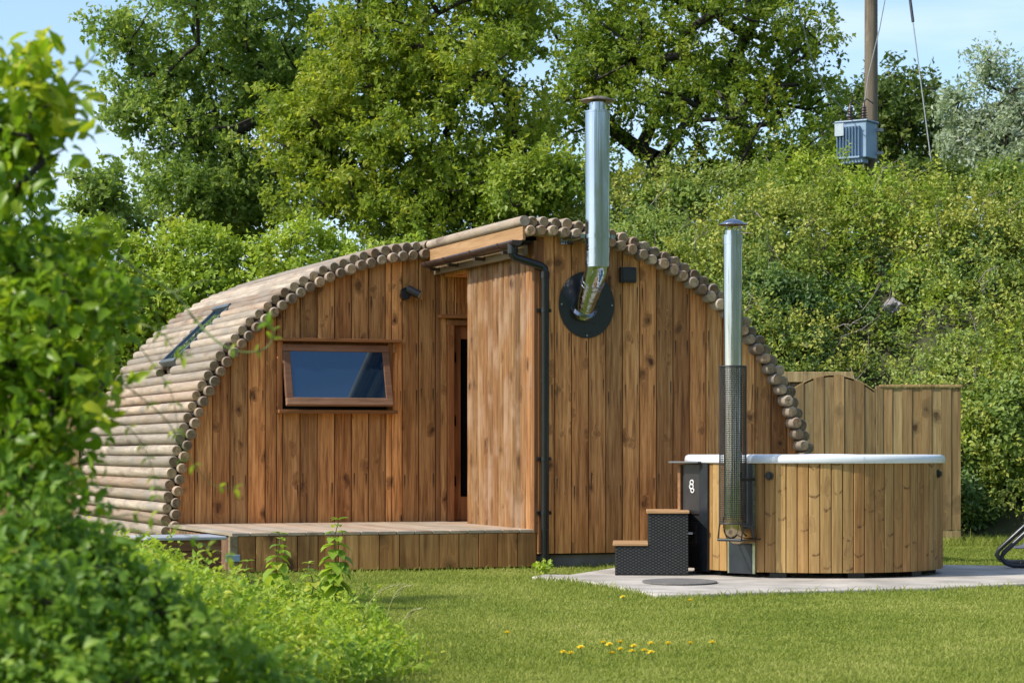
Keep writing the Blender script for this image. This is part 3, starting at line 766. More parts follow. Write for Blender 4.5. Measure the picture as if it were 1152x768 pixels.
# stove bay at the left of the tub
sbx = empty('stove_bay'); sbx.parent = tub
bay = MB(); sector(bay, D(-67.5), D(-60.5), TR - .01, TR + .02, .06, .945, 6); bay.build('bay_panel', M['darksteel'], sbx)
ba = D(-72)
rotb = Matrix.Rotation(ba, 3, 'Z') if False else Matrix.Rotation(D(-70), 3, 'Z')
def bp(x, y, z):          # x along the face (right +), y outwards, z up, on the flat stove front
    o = Vector((TR * math.sin(D(-72)), -TR * math.cos(D(-72)), 0))
    fx = Vector((math.cos(D(-40)), math.sin(D(-40)), 0)); fy = Vector((math.sin(D(-40)), -math.cos(D(-40)), 0))
    return o + fx * x + fy * y + Vector((0, 0, z))
rb = Matrix.Rotation(D(-40), 3, 'Z')
st = MB(); st.box(bp(-.02, -.08, .51), (.21, .22, .86), rb); st.build('stove_housing', M['stove'], sbx, bevel=.004)
sd = MB(); sd.box(bp(-.02, .035, .735), (.165, .014, .42), rb); sd.build('stove_door', plain('charcoal_door', (.03, .026, .026), .35, var=.25), sbx, bevel=.005)
sl = MB(); sl.box(bp(-.02, .035, .36), (.165, .016, .20), rb); sl.box(bp(-.02, .06, .36), (.12, .012, .15), rb); sl.build('ash_door', plain('charcoal_door', (.03, .026, .026), .35, var=.25), sbx, bevel=.004)
kb = MB(); kb.tube([bp(-.03, .06, .33), bp(-.03, .10, .33)], .012, 10); kb.box(bp(-.01, .10, .33), (.10, .014, .024), rb); kb.build('door_handle', M['steel'], sbx)
bb = MB(); bb.box(bp(-.02, .033, .15), (.165, .012, .09), rb); bb.build('vent_flap', M['stove'], sbx, bevel=.003)
wk = MB(); wk.box(bp(-.15, .0, .50), (.03, .10, .87), rb); wk.build('bay_edge', M['tread'], sbx, bevel=.004)
sfp = MB(); sfp.box(bp(-.05, .03, .957), (.30, .20, .014), rb); sfp.build('shelf', M['plinth'], sbx, bevel=.003)
lg = MB()     # white looped mark on the stove door
for (cx, cz, rr) in ((0, .034, .017), (-.004, .0, .019), (.006, -.033, .016)):
    lg.tube([bp(-.02 + cx + rr * math.cos(a), .045, .755 + cz + rr * 1.05 * math.sin(a)) for a in np.linspace(0, 2 * PI, 20)], .006, 6, caps=False)
lg.build('white_emblem', M['white'], sbx)
vt = MB()
for (a, z) in ((D(-26.8), .85), (D(63.5), .862)):
    c = Vector(((TR + .002) * math.sin(a), -(TR + .002) * math.cos(a), z)); d = Vector((math.sin(a), -math.cos(a), 0))
    vv = MB(); vv.tube([c, c + d * .014], .034, 20); vv.tube([c + d * .014, c + d * .03], .02, 16); vv.build('valve', M['black'], tub)
# tub flue with wire guard
fa_ = D(-37); fr_ = 1.305
fx_, fy_ = fr_ * math.sin(fa_), -fr_ * math.cos(fa_)
tf = empty('tub_flue'); tf.parent = tub
t1 = MB(); t1.tube([(fx_, fy_, .50), (fx_, fy_, 2.77)], .075, 36); t1.tube([(fx_, fy_, 2.70), (fx_, fy_, 2.775)], .079, 36); t1.tube([(fx_, fy_, 2.77), (fx_, fy_, 2.81)], .066, 32)
for a in (0, 2.1, 4.2): t1.box((fx_ + .062 * math.sin(a), fy_ + .062 * math.cos(a), 2.83), (.012, .012, .10))
t1.build('flue_pipe', M['steel'], tf)
t2 = MB(); t2.lathe([(0, .055), (.05, .04), (.118, .004), (.118, 0), (.05, .034), (0, .048)], (fx_, fy_, 2.855), 36); t2.build('rain_cap', M['steel'], tf)
t3 = MB(); gr = .108; g0, g1 = .47, 1.725
nv = 40
for k in range(nv):
    a = 2 * PI * k / nv; t3.tube([(fx_ + gr * math.sin(a), fy_ + gr * math.cos(a), g0), (fx_ + gr * math.sin(a), fy_ + gr * math.cos(a), g1)], .0026, 3, caps=False, smooth=False)
for z in np.linspace(g0, g1, 74):
    t3.tube([(fx_ + gr * math.sin(a), fy_ + gr * math.cos(a), z) for a in np.linspace(0, 2 * PI, 29)], .0026, 3, caps=False, smooth=False)
for z in (g0, g1): t3.tube([(fx_ + gr * math.sin(a), fy_ + gr * math.cos(a), z) for a in np.linspace(0, 2 * PI, 33)], .007, 6, caps=False)
t3.build('wire_guard', plain('dark_wire', (.045, .045, .045), .45, metal=.3, var=.2), tf)
t4 = MB(); od = Vector((math.sin(fa_), -math.cos(fa_), 0)); rtv = Vector((math.cos(fa_), math.sin(fa_), 0))
b0 = Vector((fx_, fy_, .52)); pts = [b0, Vector((fx_, fy_, .44))]
for k in range(1, 7):
    a = PI / 2 * k / 6; pts.append(Vector((fx_, fy_, .44)) - od * (.10 * (1 - math.cos(a))) * 1.0 + Vector((0, 0, -.07 * math.sin(a))) + rtv * (.015 * (1 - math.cos(a))))
pts.append(pts[-1] - od * .12)
t4.tube(pts, .078, 28); t4.tube([Vector((fx_, fy_, .47)), Vector((fx_, fy_, .50))], .085, 28); t4.build('elbow', M['warmsteel'], tf)
t5 = MB()
for s_ in (-1, 1):
    a0_ = Vector((fx_, fy_, 0)) + rtv * (.11 * s_) + od * .02
    t5.tube([a0_ + Vector((0, 0, .48)), a0_ + Vector((0, 0, .34)) + od * .03, a0_ + Vector((0, 0, .34)) - od * .26], .007, 6)
t5.tube([Vector((fx_, fy_, .34)) - rtv * .11 + od * .05, Vector((fx_, fy_, .34)) + rtv * .11 + od * .05], .012, 8)
t5.tube([Vector((fx_, fy_, .47)) + rtv * .09, Vector((fx_, fy_, .44)) + rtv * .14 - od * .06, Vector((fx_, fy_, .36)) + rtv * .13 - od * .1], .014, 8)
t5.build('guard_foot', M['darksteel'], tf)
t6 = MB(); t6.tube([Vector((fx_, fy_, .82)) + rtv * .07, Vector((fx_, fy_, .82)) + rtv * .06 - od * .25], .012, 8); t6.build('flue_stay', M['darksteel'], tf)

# steps
SX, SY, SA = .845, 19.18, -.05
stp = empty('tub_steps', (SX, SY, .03), SA); tag(stp, 'black rattan two-step stair with wooden treads beside the hot tub', 'steps')
s1_, s2_, h1, h2, dp_ = .27, .60, .243, .508, .58
bd = MB()
bd.prism([(0, 0, 0), (s2_, 0, 0), (s2_, 0, h2), (s1_, 0, h2), (s1_, 0, h1), (0, 0, h1)], (0, dp_, 0)); 
o = bd.build('rattan_body', None or M['rattan'], stp, bevel=.006)
# woven ribs
wv = MB()
nx = 26
for i in range(nx):
    x = .012 + (s2_ - .024) * i / (nx - 1); hh = h1 if x < s1_ else h2
    k = 0; z = .02 + (.012 if i % 2 else 0)
    while z < hh - .015:
        wv.box((x, -.002, z), (.019, .010, .011), t=.5); z += .024
wv.build('rattan_weave', plain('grey_black_weave', (.06, .06, .063), .4, var=.3, scale=60), stp)
fe = MB()
for x in (.02, s2_ - .02): fe.box((x, .3, .0), (.04, .5, .012))
td = MB(); td.box((s1_ / 2 - .008, dp_ / 2 - .006, h1 + .011), (s1_ + .02, dp_ + .03, .022)); td.build('tread', M['tread'], stp, bevel=.004)
td = MB(); td.box(((s1_ + s2_) / 2 + .0, dp_ / 2 - .006, h2 + .011), (s2_ - s1_ + .02, dp_ + .03, .022)); td.build('tread', M['tread'], stp, bevel=.004)
# drain tap between the steps and the tub
tap = MB(); c = Vector((1.40, 19.30, .37)); tap.tube([c, c + Vector((.09, .02, .0))], .013, 8); tap.box(c + Vector((-.01, 0, 0)), (.05, .02, .03)); tap.tube([c + Vector((.09, .02, 0)), c + Vector((.22, .25, 0))], .013, 8)
to = tap.build('drain_tap', M['steel'], None); to.parent = tub; to.location = (-TX, -TY, 0)
rmx = MB(); n = 40
rmx.prism([(1.30 + .29 * math.cos(2 * PI * k / n), 18.13 + .40 * math.sin(2 * PI * k / n), .0345) for k in range(n)], (0, 0, .008))
o = rmx.build('rubber_mat', M['mat']); tag(o, 'thin dark round mat lying on the pad before the stove', 'mat')

# ------------------------------------------------------------------ lounger at the right edge
lgx = empty('sun_lounger', (4.28, 20.35, 0), D(-8)); tag(lgx, 'dark tubular garden lounger with grey mesh seat on the right lawn edge', 'sun lounger')
fr = MB()
for y in (0, .62):
    fr.tube([(1.45, y, .06), (.5, y, .055), (.08, y, .055), (.015, y, .075), (-.02, y, .12), (.0, y, .165), (.25, y, .40), (.42, y, .50), (.60, y, .50), (1.3, y, .44), (1.95, y, .95)], .021, 12)
fr.tube([(.25, 0, .40), (.25, .62, .40)], .018, 10); fr.tube([(1.45, 0, .06), (1.45, .62, .06)], .018, 10); fr.tube([(1.45, 0, .06), (1.3, 0, .44)], .018, 10); fr.tube([(1.45, .62, .06), (1.3, .62, .44)], .018, 10)
fr.build('frame', M['tubeblue'], lgx)
fb = MB()
prof_ = [(.22, .37), (.42, .47), (.6, .465), (.95, .38), (1.3, .41), (1.6, .65), (1.95, .93)]
vs = [(x, y, z - .05 * math.sin(PI * (y - .02) / .58)) for x, z in prof_ for y in np.linspace(.02, .60, 7)]
fb._add(vs, [(i * 7 + j, i * 7 + j + 1, (i + 1) * 7 + j + 1, (i + 1) * 7 + j) for i in range(6) for j in range(6)], 0, True)
o = fb.build('mesh_seat', M['fabric'], lgx); md = o.modifiers.new('thickness', 'SOLIDIFY'); md.thickness = .006
hl = MB(); vs = [(.10 + .25 * k / 6, y, .20 + .19 * (k / 6) - .07 * math.sin(PI * k / 6)) for k in range(7) for y in np.linspace(.03, .59, 7)]
hl._add(vs, [(i * 7 + j, i * 7 + j + 1, (i + 1) * 7 + j + 1, (i + 1) * 7 + j) for i in range(6) for j in range(6)], 0, True)
o = hl.build('foot_sling', M['fabric'], lgx); md = o.modifiers.new('thickness', 'SOLIDIFY'); md.thickness = .006

# ------------------------------------------------------------------ storage box by the deck
bx = empty('storage_box', (-2.62, 18.35, 0), TH + .02); tag(bx, 'low brown wooden box with grey lid beside the deck end', 'box')
b1 = MB()
for i in range(4): b1.box((0, -.24, .05 + i * .088), (.56, .02, .082)); b1.box((-.28, 0, .05 + i * .088), (.02, .46, .082)); b1.box((.28, 0, .05 + i * .088), (.02, .46, .082)); b1.box((0, .24, .05 + i * .088), (.56, .02, .082))
b1.build('box_body', M['boxwood'], bx, bevel=.004)
b2 = MB(); b2.box((0, 0, .372), (.64, .56, .028)); b2.build('lid', M['lid'], bx, bevel=.008)

# ------------------------------------------------------------------ fences
def fence_boards(mb, x0, x1, y, z0, topf, width=.105, th=.02):
    n = max(1, round((x1 - x0) / width)); w_ = (x1 - x0) / n
    for i in range(n):
        l = x0 + i * w_ + .002; r_ = x0 + (i + 1) * w_ - .002; yo = y + (.0 if i % 2 else -.008)
        zs = [topf(l), topf((l + r_) / 2), topf(r_)]
        mb.prism([(l, yo, z0), (r_, yo, z0), (r_, yo, zs[2]), ((l + r_) / 2, yo, zs[1]), (l, yo, zs[0])], (0, th, 0), t=min(1, max(0, R.gauss(.5, .25))), bx=[0, 1, 1, .5, 0])
FY = 26.3; sc_ = FY / FPX
def fxp(px): return (px - CX) * sc_
def fzp(py): return CZ + (HY - py) * sc_
fpn = empty('fence_panel', (fxp(1035), FY, 0)); tag(fpn, 'closeboard fence panel right of the garden gate', 'fence')
x0, x1 = fxp(993) - fxp(1035), fxp(1081) - fxp(1035)
f1 = MB(); fence_boards(f1, x0, x1, 0, .16, lambda x: fzp(436)); f1.build('boards', M['fence'], fpn)
f2 = MB(); f2.box(((x0 + x1) / 2 - .01, .008, fzp(434)), (x1 - x0 + .05, .06, .03)); f2.build('capping_rail', M['fence'], fpn, bevel=.004)
f3 = MB(); f3.box(((x0 + x1) / 2, .01, .075), (x1 - x0, .03, .15)); f3.build('gravel_board', M['fence'], fpn, bevel=.004)
f4 = MB(); f4.box((x0 - .035, .03, .9), (.075, .09, 1.76)); f4.build('post', M['fence'], fpn, bevel=.005)
gt_ = empty('garden_gate', (fxp(940), FY + .02, 0)); tag(gt_, 'arch-topped wooden garden gate beside the cabin', 'gate')
gx0, gx1 = fxp(893) - fxp(940), fxp(984) - fxp(940)
gtop = lambda x: fzp(422) - .20 * ((x + .03) / .46) ** 2 * .85
f1 = MB(); fence_boards(f1, gx0, gx1, 0, .08, gtop, width=.115); f1.build('boards', M['fence'], gt_)
f2 = MB(); pts = [(x, .0, gtop(x) + .012) for x in np.linspace(gx0, gx1, 15)]
for a_, b_ in zip(pts[:-1], pts[1:]): f2.prism([a_, b_, (b_[0], b_[1], b_[2] - .03), (a_[0], a_[1], a_[2] - .03)], (0, .035, 0), t=.9)
f2.build('arched_rail', M['fence'], gt_)
for z_ in (.45, 1.4):
    f3 = MB(); f3.box(((gx0 + gx1) / 2, .04, z_), (gx1 - gx0, .03, .09)); f3.build('ledge', M['fence'], gt_)
f5 = MB(); f5.box((gx1 + .02, .03, .88), (.045, .07, 1.74)); f5.build('gate_post', M['fence'], gt_, bevel=.005)
bk = empty('fence_panel', (fxp(928), FY + .9, 0)); tag(bk, 'weathered fence panel with top rail behind the gate', 'fence')
k = (FY + .9) / FPX; x0, x1 = (880 - 928) * k, (971 - 928) * k
f1 = MB(); fence_boards(f1, x0, x1, 0, .1, lambda x: CZ + (HY - 421) * k); f1.build('boards', M['fence'], bk)
f2 = MB(); f2.box(((x0 + x1) / 2, -.02, CZ + (HY - 424) * k), (x1 - x0, .05, .12)); f2.build('capping_rail', M['fence'], bk, bevel=.004)
lf = empty('fence_panel', (-6.0, 27.2, 0)); tag(lf, 'wooden fence panel left of the cabin behind leaves', 'fence')
f1 = MB(); fence_boards(f1, -2.2, .86, 0, .1, lambda x: 1.72); f1.build('boards', M['fence'], lf)
f2 = MB(); f2.box((.92, .0, .9), (.11, .11, 1.8)); f2.build('post', M['fence'], lf, bevel=.006)
f3 = MB(); f3.box((-.67, 0, 1.745), (3.06, .06, .03)); f3.build('capping_rail', M['fence'], lf, bevel=.004)

# ------------------------------------------------------------------ vegetation
LM = {}
LM['ash'] = leafmat('ash_leaf', [(0, (.075, .125, .030)), (.5, (.135, .195, .046)), (1, (.26, .30, .085))], trans=.6)
LM['maple'] = leafmat('maple_leaf', [(0, (.075, .115, .016)), (.5, (.155, .205, .026)), (1, (.32, .33, .05))], trans=.6)
LM['oak'] = leafmat('oak_leaf', [(0, (.06, .10, .015)), (.5, (.12, .172, .023)), (1, (.26, .28, .04))], trans=.6)
LM['darktree'] = leafmat('dark_leaf', [(0, (.032, .058, .013)), (.5, (.058, .092, .018)), (1, (.13, .145, .028))])
LM['silver'] = leafmat('silver_leaf', [(0, (.11, .155, .095)), (.5, (.21, .26, .17)), (1, (.36, .40, .29))], trans=.4)
LM['hedge'] = leafmat('hedge_leaf', [(0, (.09, .145, .018)), (.5, (.19, .255, .030)), (1, (.34, .36, .05))])
LM['bright'] = leafmat('bright_shrub_leaf', [(0, (.075, .125, .018)), (.5, (.14, .195, .028)), (1, (.235, .265, .045))])
LM['bank'] = leafmat('bank_leaf', [(0, (.045, .085, .020)), (.30, (.10, .145, .028)), (.55, (.16, .195, .034)), (.8, (.25, .25, .05)), (1, (.36, .28, .10))], trans=.35)
LM['ivy'] = leafmat('ivy_leaf', [(0, (.030, .060, .018)), (.5, (.060, .105, .028)), (1, (.13, .175, .055))], trans=.25)
LM['pale'] = leafmat('pale_creeper_leaf', [(0, (.06, .105, .025)), (.5, (.14, .195, .045)), (1, (.28, .30, .09))])
LM['bush'] = leafmat('broad_bush_leaf', [(0, (.055, .12, .012)), (.5, (.13, .215, .016)), (.8, (.26, .30, .018)), (1, (.42, .33, .02))], trans=.55, rough=.35, gain=1.8)
LM['weed'] = leafmat('weed_leaf', [(0, (.085, .155, .020)), (.5, (.19, .27, .032)), (1, (.34, .36, .05))], trans=.5)
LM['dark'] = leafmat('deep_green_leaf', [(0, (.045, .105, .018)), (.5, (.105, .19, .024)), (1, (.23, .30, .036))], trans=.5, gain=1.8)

def rdir(n):
    v = G.normal(size=(n, 3)); return nrm(v)
UP = np.array([[0, 0, 1.0]])
def tufts(lobes, lr, ntuft, per, tr, shell=(.55, 1.05), zmin=-1.0):
    lobes = np.asarray(lobes, float); w = np.cbrt(np.prod(lobes[:, 3:6], 1)) ** 2
    li = G.choice(len(lobes), ntuft, p=w / w.sum())
    o = rdir(ntuft); o[:, 2] = np.where(o[:, 2] < zmin, -o[:, 2], o[:, 2])
    k = shell[0] + (shell[1] - shell[0]) * G.random(ntuft) ** .6
    C = lobes[li, :3] + lobes[li, 3:6] * o * k[:, None]
    ax = nrm(o * .7 + UP * .35 + rdir(ntuft) * .7)
    tv = G.random(ntuft)
    ti = np.repeat(np.arange(ntuft), per); n = len(ti)
    P = C[ti] + ax[ti] * (tr * (G.random(n) - .3))[:, None] + G.normal(size=(n, 3)) * tr * .30
    D = ax[ti] * .45 + rdir(n) * .9 + UP * -.12
    N = o[ti] * .8 + UP * .5 + rdir(n) * .5
    r = np.clip(.36 * np.asarray(lr)[li][ti] + .30 * tv[ti] + .34 * G.random(n), 0, 1)
    return P, D, N, r, C
def put_leaves(name, T_, mat, L, asp=.6, parent=None, fine=False):
    P, D, N, r = T_[:4]; n = len(P)
    Ls = L * (.6 + .7 * G.random(n))
    return leaves(name, P, D, N, Ls, Ls * asp * (.8 + .4 * G.random(n)), r, mat, parent, fine)
def pl(px, py, Y, rx, ry, dY):
    k = Y / FPX; c = at(px, py, Y); return (c.x, c.y, c.z, rx * k, dY, ry * k)

def skeleton(trunk, targets, r_tip=.012, step=.35):
    """limbs that reach from a trunk polyline to every leaf clump"""
    nodes = [np.array(t, float) for t in trunk]; par = [-1] + list(range(len(trunk) - 1))
    base = nodes[0]; top_ = nodes[-1]
    order = sorted(range(len(targets)), key=lambda i: np.linalg.norm(targets[i] - top_))
    leafs = []
    for i in order:
        t = targets[i]; A = np.array(nodes); d = np.linalg.norm(A - t, axis=1)
        up = np.maximum(0, A[:, 2] - t[2]) * .9
        j = int(np.argmin(d + up)); a = nodes[j]; L = np.linalg.norm(t - a); m = max(1, int(L / step))
        prev = j; bend = G.normal(size=3) * .10 * L
        for q in range(1, m + 1):
            k = q / m; p = a + (t - a) * k + bend * math.sin(PI * k) + (G.normal(size=3) * .035 if q < m else 0) + np.array([0, 0, .10 * L * math.sin(PI * k) * .5])
            nodes.append(p); par.append(prev); prev = len(nodes) - 1
        leafs.append(prev)
    cnt = np.zeros(len(nodes)); cnt[leafs] = 1
    for i in range(len(nodes) - 1, 0, -1): cnt[par[i]] += cnt[i]
    rad = r_tip * np.maximum(cnt, 1) ** .46
    return np.array(nodes), par, rad

def tree(name, label, cat, base, fork, lobes, nclump, cr, tpc, per, L, mat, group=None, trunk_r=None, asp=.6, r_tip=.012, tr=.24, stems=None):
    root = empty(name, tuple(base)); tag(root, label, cat, group)
    lobes = np.asarray(lobes, float); b = np.array(base)
    lobes = lobes.copy(); lobes[:, :3] -= b
    w = np.cbrt(np.prod(lobes[:, 3:6], 1)) ** 2
    li = G.choice(len(lobes), nclump, p=w / w.sum()); o = rdir(nclump)
    C = lobes[li, :3] + lobes[li, 3:6] * o * (.25 + .75 * G.random(nclump) ** .5)[:, None]
    f = np.array(fork) - b
    trunk = [np.zeros(3) + np.array([0, 0, -.3])] + [f * k + G.normal(size=3) * .05 for k in (.33, .66)] + [f]
    nodes, par, rad = skeleton(trunk, list(C), r_tip)
    ii = np.arange(1, len(nodes)); pp = np.array(par[1:])
    low = ii < 4
    if trunk_r: rad[:4] = np.maximum(rad[:4], trunk_r)
    segs_mesh('trunk', nodes[pp[low]], nodes[ii[low]], rad[pp[low]] * 1.05, rad[ii[low]], M['bark'], root, 10)
    segs_mesh('limbs', nodes[pp[~low]], nodes[ii[~low]], np.minimum(rad[pp[~low]], rad[ii[~low]] * 1.5), rad[ii[~low]], M['bark'], root, 6)
    cl = np.c_[C, np.full((nclump, 3), 1.0) * cr * (.7 + .6 * G.random((nclump, 1))) * np.array([[1.15, 1.15, .75]])]
    put_leaves('crown', tufts(cl, G.random(nclump), nclump * tpc, per, tr, (.15, 1.0)), mat, L, asp, root)
    return root

def shrub(name, label, cat_, lobes, ntuft, per, tr, L, mat, base=None, asp=.6, group=None, kind=None, shell=(.5, 1.05), fine=False, nst=10, leafname='leaves', stem_r=.012, zmin=-.6, shoots=0):
    lobes = np.asarray(lobes, float)
    if base is None: base = (lobes[:, 0].mean(), lobes[:, 1].mean(), max(0, (lobes[:, 2] - lobes[:, 5]).min()))
    b = np.array(base); lb = lobes.copy(); lb[:, :3] -= b
    root = empty(name, tuple(b)); tag(root, label, cat_, group, kind)
    T_ = tufts(lb, G.random(len(lb)), ntuft, per, tr, shell, zmin)
    if shoots:
        ci = G.choice(len(T_[4]), shoots); cc = T_[4][ci]
        put_leaves(leafname, cat(T_, sprigs(cc, G.random(shoots), 20, .5, .35)), mat, L, asp, root, fine)
    else: put_leaves(leafname, T_, mat, L, asp, root, fine)
    sel = G.choice(len(T_[4]), min(nst * 6, len(T_[4])), replace=False)
    nodes, par, rad = skeleton([np.zeros(3), np.array([0, 0, .12]), np.array([0, 0, .25])], list(T_[4][sel]), stem_r * .35, .3)
    ii = np.arange(1, len(nodes)); pp = np.array(par[1:])
    segs_mesh('stems', nodes[pp], nodes[ii], np.minimum(rad[pp], rad[ii] * 1.5), rad[ii], M['bark'], root, 5)
    return root

# --- the bank
def ss(x, a, b):
    t = np.clip((x - a) / (b - a), 0, 1); return t * t * (3 - 2 * t)
def yb(X): return 29.9 - 2.2 * ss(X, .5, 3.0) - .7 * ss(X, 4.7, 5.3)
def bH(X): return (3.3 + .85 * ss(X, -3.0, -.4) - .25 * ss(X, 3.2, 4.6)) * (1 - ss(np.abs(X), 24, 38))
def bz(X, Y):
    s = np.clip((Y - yb(X)) / 5.0, 0, 1.0)
    z = bH(X) * (s ** .85)
    z = z + .16 * np.sin(X * 2.1 + Y * 1.3) * np.minimum(1, s * 4) + .10 * np.sin(X * 4.7 - Y * 2.9) * np.minimum(1, s * 4)
    return z * (1 - ss(Y, 60, 75)) - .05
gx_ = np.linspace(-40, 40, 161); gy_ = np.r_[np.linspace(26.7, 36, 70), np.linspace(36.6, 76, 40)]
XX, YY = np.meshgrid(gx_, gy_); ZZ = bz(XX, YY); nx_, ny_ = len(gx_), len(gy_)
i_, j_ = np.meshgrid(np.arange(nx_ - 1), np.arange(ny_ - 1)); k_ = (j_ * nx_ + i_).ravel()
F_ = np.stack([k_, k_ + 1, k_ + nx_ + 1, k_ + nx_], 1)
tag(np_mesh('bank', np.stack([XX.ravel(), YY.ravel(), ZZ.ravel()], 1), F_.ravel(), np.arange(len(F_)) * 4, M['soil'], smooth=True), kind='structure')

def sprigs(C, lr, n_per, length, spread, Lmul=1.0):
    """upright leafy shoots rising from the points C"""
    m = len(C); ax = nrm(UP * 1.0 + rdir(m) * spread); ln = length * (.5 + .7 * G.random(m))
    ti = np.repeat(np.arange(m), n_per); k = np.tile(np.linspace(.1, 1, n_per), m); n = len(ti)
    a = np.tile(np.arange(n_per) * 2.4, m) + np.repeat(G.random(m) * 6, n_per)
    out = np.stack([np.cos(a), np.sin(a), np.zeros(n)], 1)
    P = C[ti] + ax[ti] * (ln[ti] * k)[:, None] + G.normal(size=(n, 3)) * .012
    D = out * 1.0 + ax[ti] * (.35 + .5 * k)[:, None] + rdir(n) * .3
    N = ax[ti] * .8 + rdir(n) * .4
    return P, D, N, np.clip(.4 * lr[ti] + .3 + .3 * G.random(n), 0, 1), C
def cat(A, B): return tuple(np.concatenate([a, b]) for a, b in zip(A, B))
nm = 470
mx = -2.2 + 13.5 * ((np.arange(nm) * .6180339) % 1); my = yb(mx) + .1 + 5.9 * (np.arange(nm) + G.random(nm)) / nm
mz = bz(mx, my); mr = .22 + .78 * G.random(nm) ** 2.4
mo = np.stack([mx, my, mz + mr * .28, mr * 1.1, mr * .95, mr * 1.0], 1)
fld = np.sin(mx * 1.25 + 1.9 * np.sin(mz * 1.3 + .4)) + .8 * np.sin(mz * 2.3 + mx * .7 + 2) + .9 * G.normal(size=nm)
qs = np.quantile(fld, [.15, .40, .74])
sel = np.digitize(fld, qs)
KB = [('ivy', .058, .70, 'dark green ivy spread in patches over the bank', (.86, 1.04), .10),
      ('hedge', .070, .55, 'fresh green leafy cover growing in mounds on the bank', (.75, 1.08), .17),
      ('bank', .060, .60, 'mixed olive and yellow-green creepers and brambles covering the bank', (.80, 1.06), .15),
      ('pale', .052, .62, 'pale yellow-green trailing creeper draped over parts of the bank', (.85, 1.06), .13)]
for kk, (mk, L_, asp_, lab, shl, tr_l) in enumerate(KB):
    q = sel == kk; lb = mo[q]; ar = (np.cbrt(np.prod(lb[:, 3:6], 1)) ** 2).sum()
    nt_ = int(ar * 132 * (.075 / L_) ** 1.6)
    T_ = tufts(lb, G.random(len(lb)), nt_, 13, tr_l, shl, -.25)
    ns = int(nt_ * (.07 if kk in (1, 2) else .02)); ci = G.choice(nt_, ns)
    T_ = cat(T_, sprigs(T_[4][ci], G.random(ns), 16, .42, .45))
    o = put_leaves('bank_creeper', T_, LM[mk], L_, asp_)
    tag(o, lab, 'ground cover', kind='stuff')
nt_ = 420; q = G.choice(nm, nt_); A_ = mo[q, :3] + mo[q, 3:6] * nrm(np.stack([G.normal(size=nt_), -np.abs(G.normal(size=nt_)), .3 + np.abs(G.normal(size=nt_))], 1)) * .92
dA = nrm(UP * .6 + rdir(nt_) * .9 + np.array([[0, -.4, 0]])); lA = .12 + .32 * G.random(nt_)
mA = A_ + dA * lA[:, None]; eA = mA + nrm(dA + rdir(nt_) * .7) * (lA * .8)[:, None]; fA = mA + nrm(dA + rdir(nt_) * .9) * (lA * .6)[:, None]
o = segs_mesh('dry_twigs', np.concatenate([A_, mA, mA]), np.concatenate([mA, eA, fA]), np.repeat([.008, .006, .005], nt_), np.repeat([.006, .003, .003], nt_), plain('dry_twig', (.25, .215, .195), .85, var=.35))
tag(o, 'bare grey-brown twigs poking out of the bank creepers', 'twigs', kind='stuff')
# far scrub on the plateau behind the crest, low
nm = 150
mx = -12 + 30 * G.random(nm); my = 38.0 + 9 * G.random(nm); mz = bz(mx, my); mr = .4 + .5 * G.random(nm)
T_ = tufts(np.stack([mx, my, mz, mr * 1.2, mr, mr * .9], 1), G.random(nm), 2200, 12, .25, (.7, 1.05), -.2)
tag(put_leaves('undergrowth', T_, LM['oak'], .12, .6), 'low scrub growing on top of the bank under the trees', 'undergrowth', kind='stuff')

def onbank(px, py, lift=0.0):
    """point of the bank surface seen at a photo pixel"""
    for Y in np.linspace(26.8, 34.5, 400):
        c = at(px, py, Y)
        if c.z <= bz(np.array(c.x), np.array(Y)) + lift: return c
    return at(px, py, 33.0)
def bush_on_bank(label, px, py, rx, ry, mat, ntuft, L=.085, name='shrub', dY=None, parts=5, per=13, cat='shrub', asp=.6, lift=0.0, shoots=0):
    c = onbank(px, py + ry * .6); k = c.y / FPX; lob = []
    for i in range(parts):
        a = R.uniform(-1, 1); e = R.uniform(-.5, .6)
        lob.append((c.x + a * rx * k * .62, c.y + R.uniform(-.25, .35), c.z + ry * k * (.55 + .45 * e), rx * k * R.uniform(.42, .62), (dY or rx * k * .6) * R.uniform(.6, 1), ry * k * R.uniform(.42, .6)))
    shrub(name, label, cat, lob, ntuft, per, .17, L, mat, base=(c.x, c.y + .2, float(bz(np.array(c.x), np.array(c.y + .2)))), asp=asp, shoots=shoots)
bush_on_bank('bright yellow-green leafy shrub on the bank just left of the cabin flue', 600, 215, 70, 48, LM['bright'], 480, parts=8, shoots=90)
bush_on_bank('dark green ivy mound behind the right shoulder of the cabin roof', 872, 350, 52, 62, LM['ivy'], 620, L=.075, parts=8, cat='ivy')
bush_on_bank('rounded yellow-olive shrub in the middle of the bank', 1037, 322, 42, 26, LM['pale'], 300, parts=5)
bush_on_bank('dark green shrub on the bank crest right of the utility pole', 1050, 212, 55, 36, LM['darktree'], 420, parts=6)
bush_on_bank('mid-green rounded shrub at the far right of the bank crest', 1132, 222, 50, 45, LM['ash'], 480, parts=7)
bush_on_bank('light green shrub on the crest under the transformer', 905, 232, 62, 28, LM['bright'], 400, parts=7, shoots=50)
bush_on_bank('pale olive shrub on the crest between the two flues', 765, 232, 55, 30, LM['pale'], 380, parts=6)
bush_on_bank('pale green creeper spilling down to the lawn right of the fence', 1125, 500, 46, 110, LM['pale'], 900, L=.08, parts=12, dY=.5)
bush_on_bank('shaded dark green creeper at the lawn edge beside the fence end', 1098, 570, 22, 46, LM['ivy'], 300, L=.07, parts=5, dY=.4)

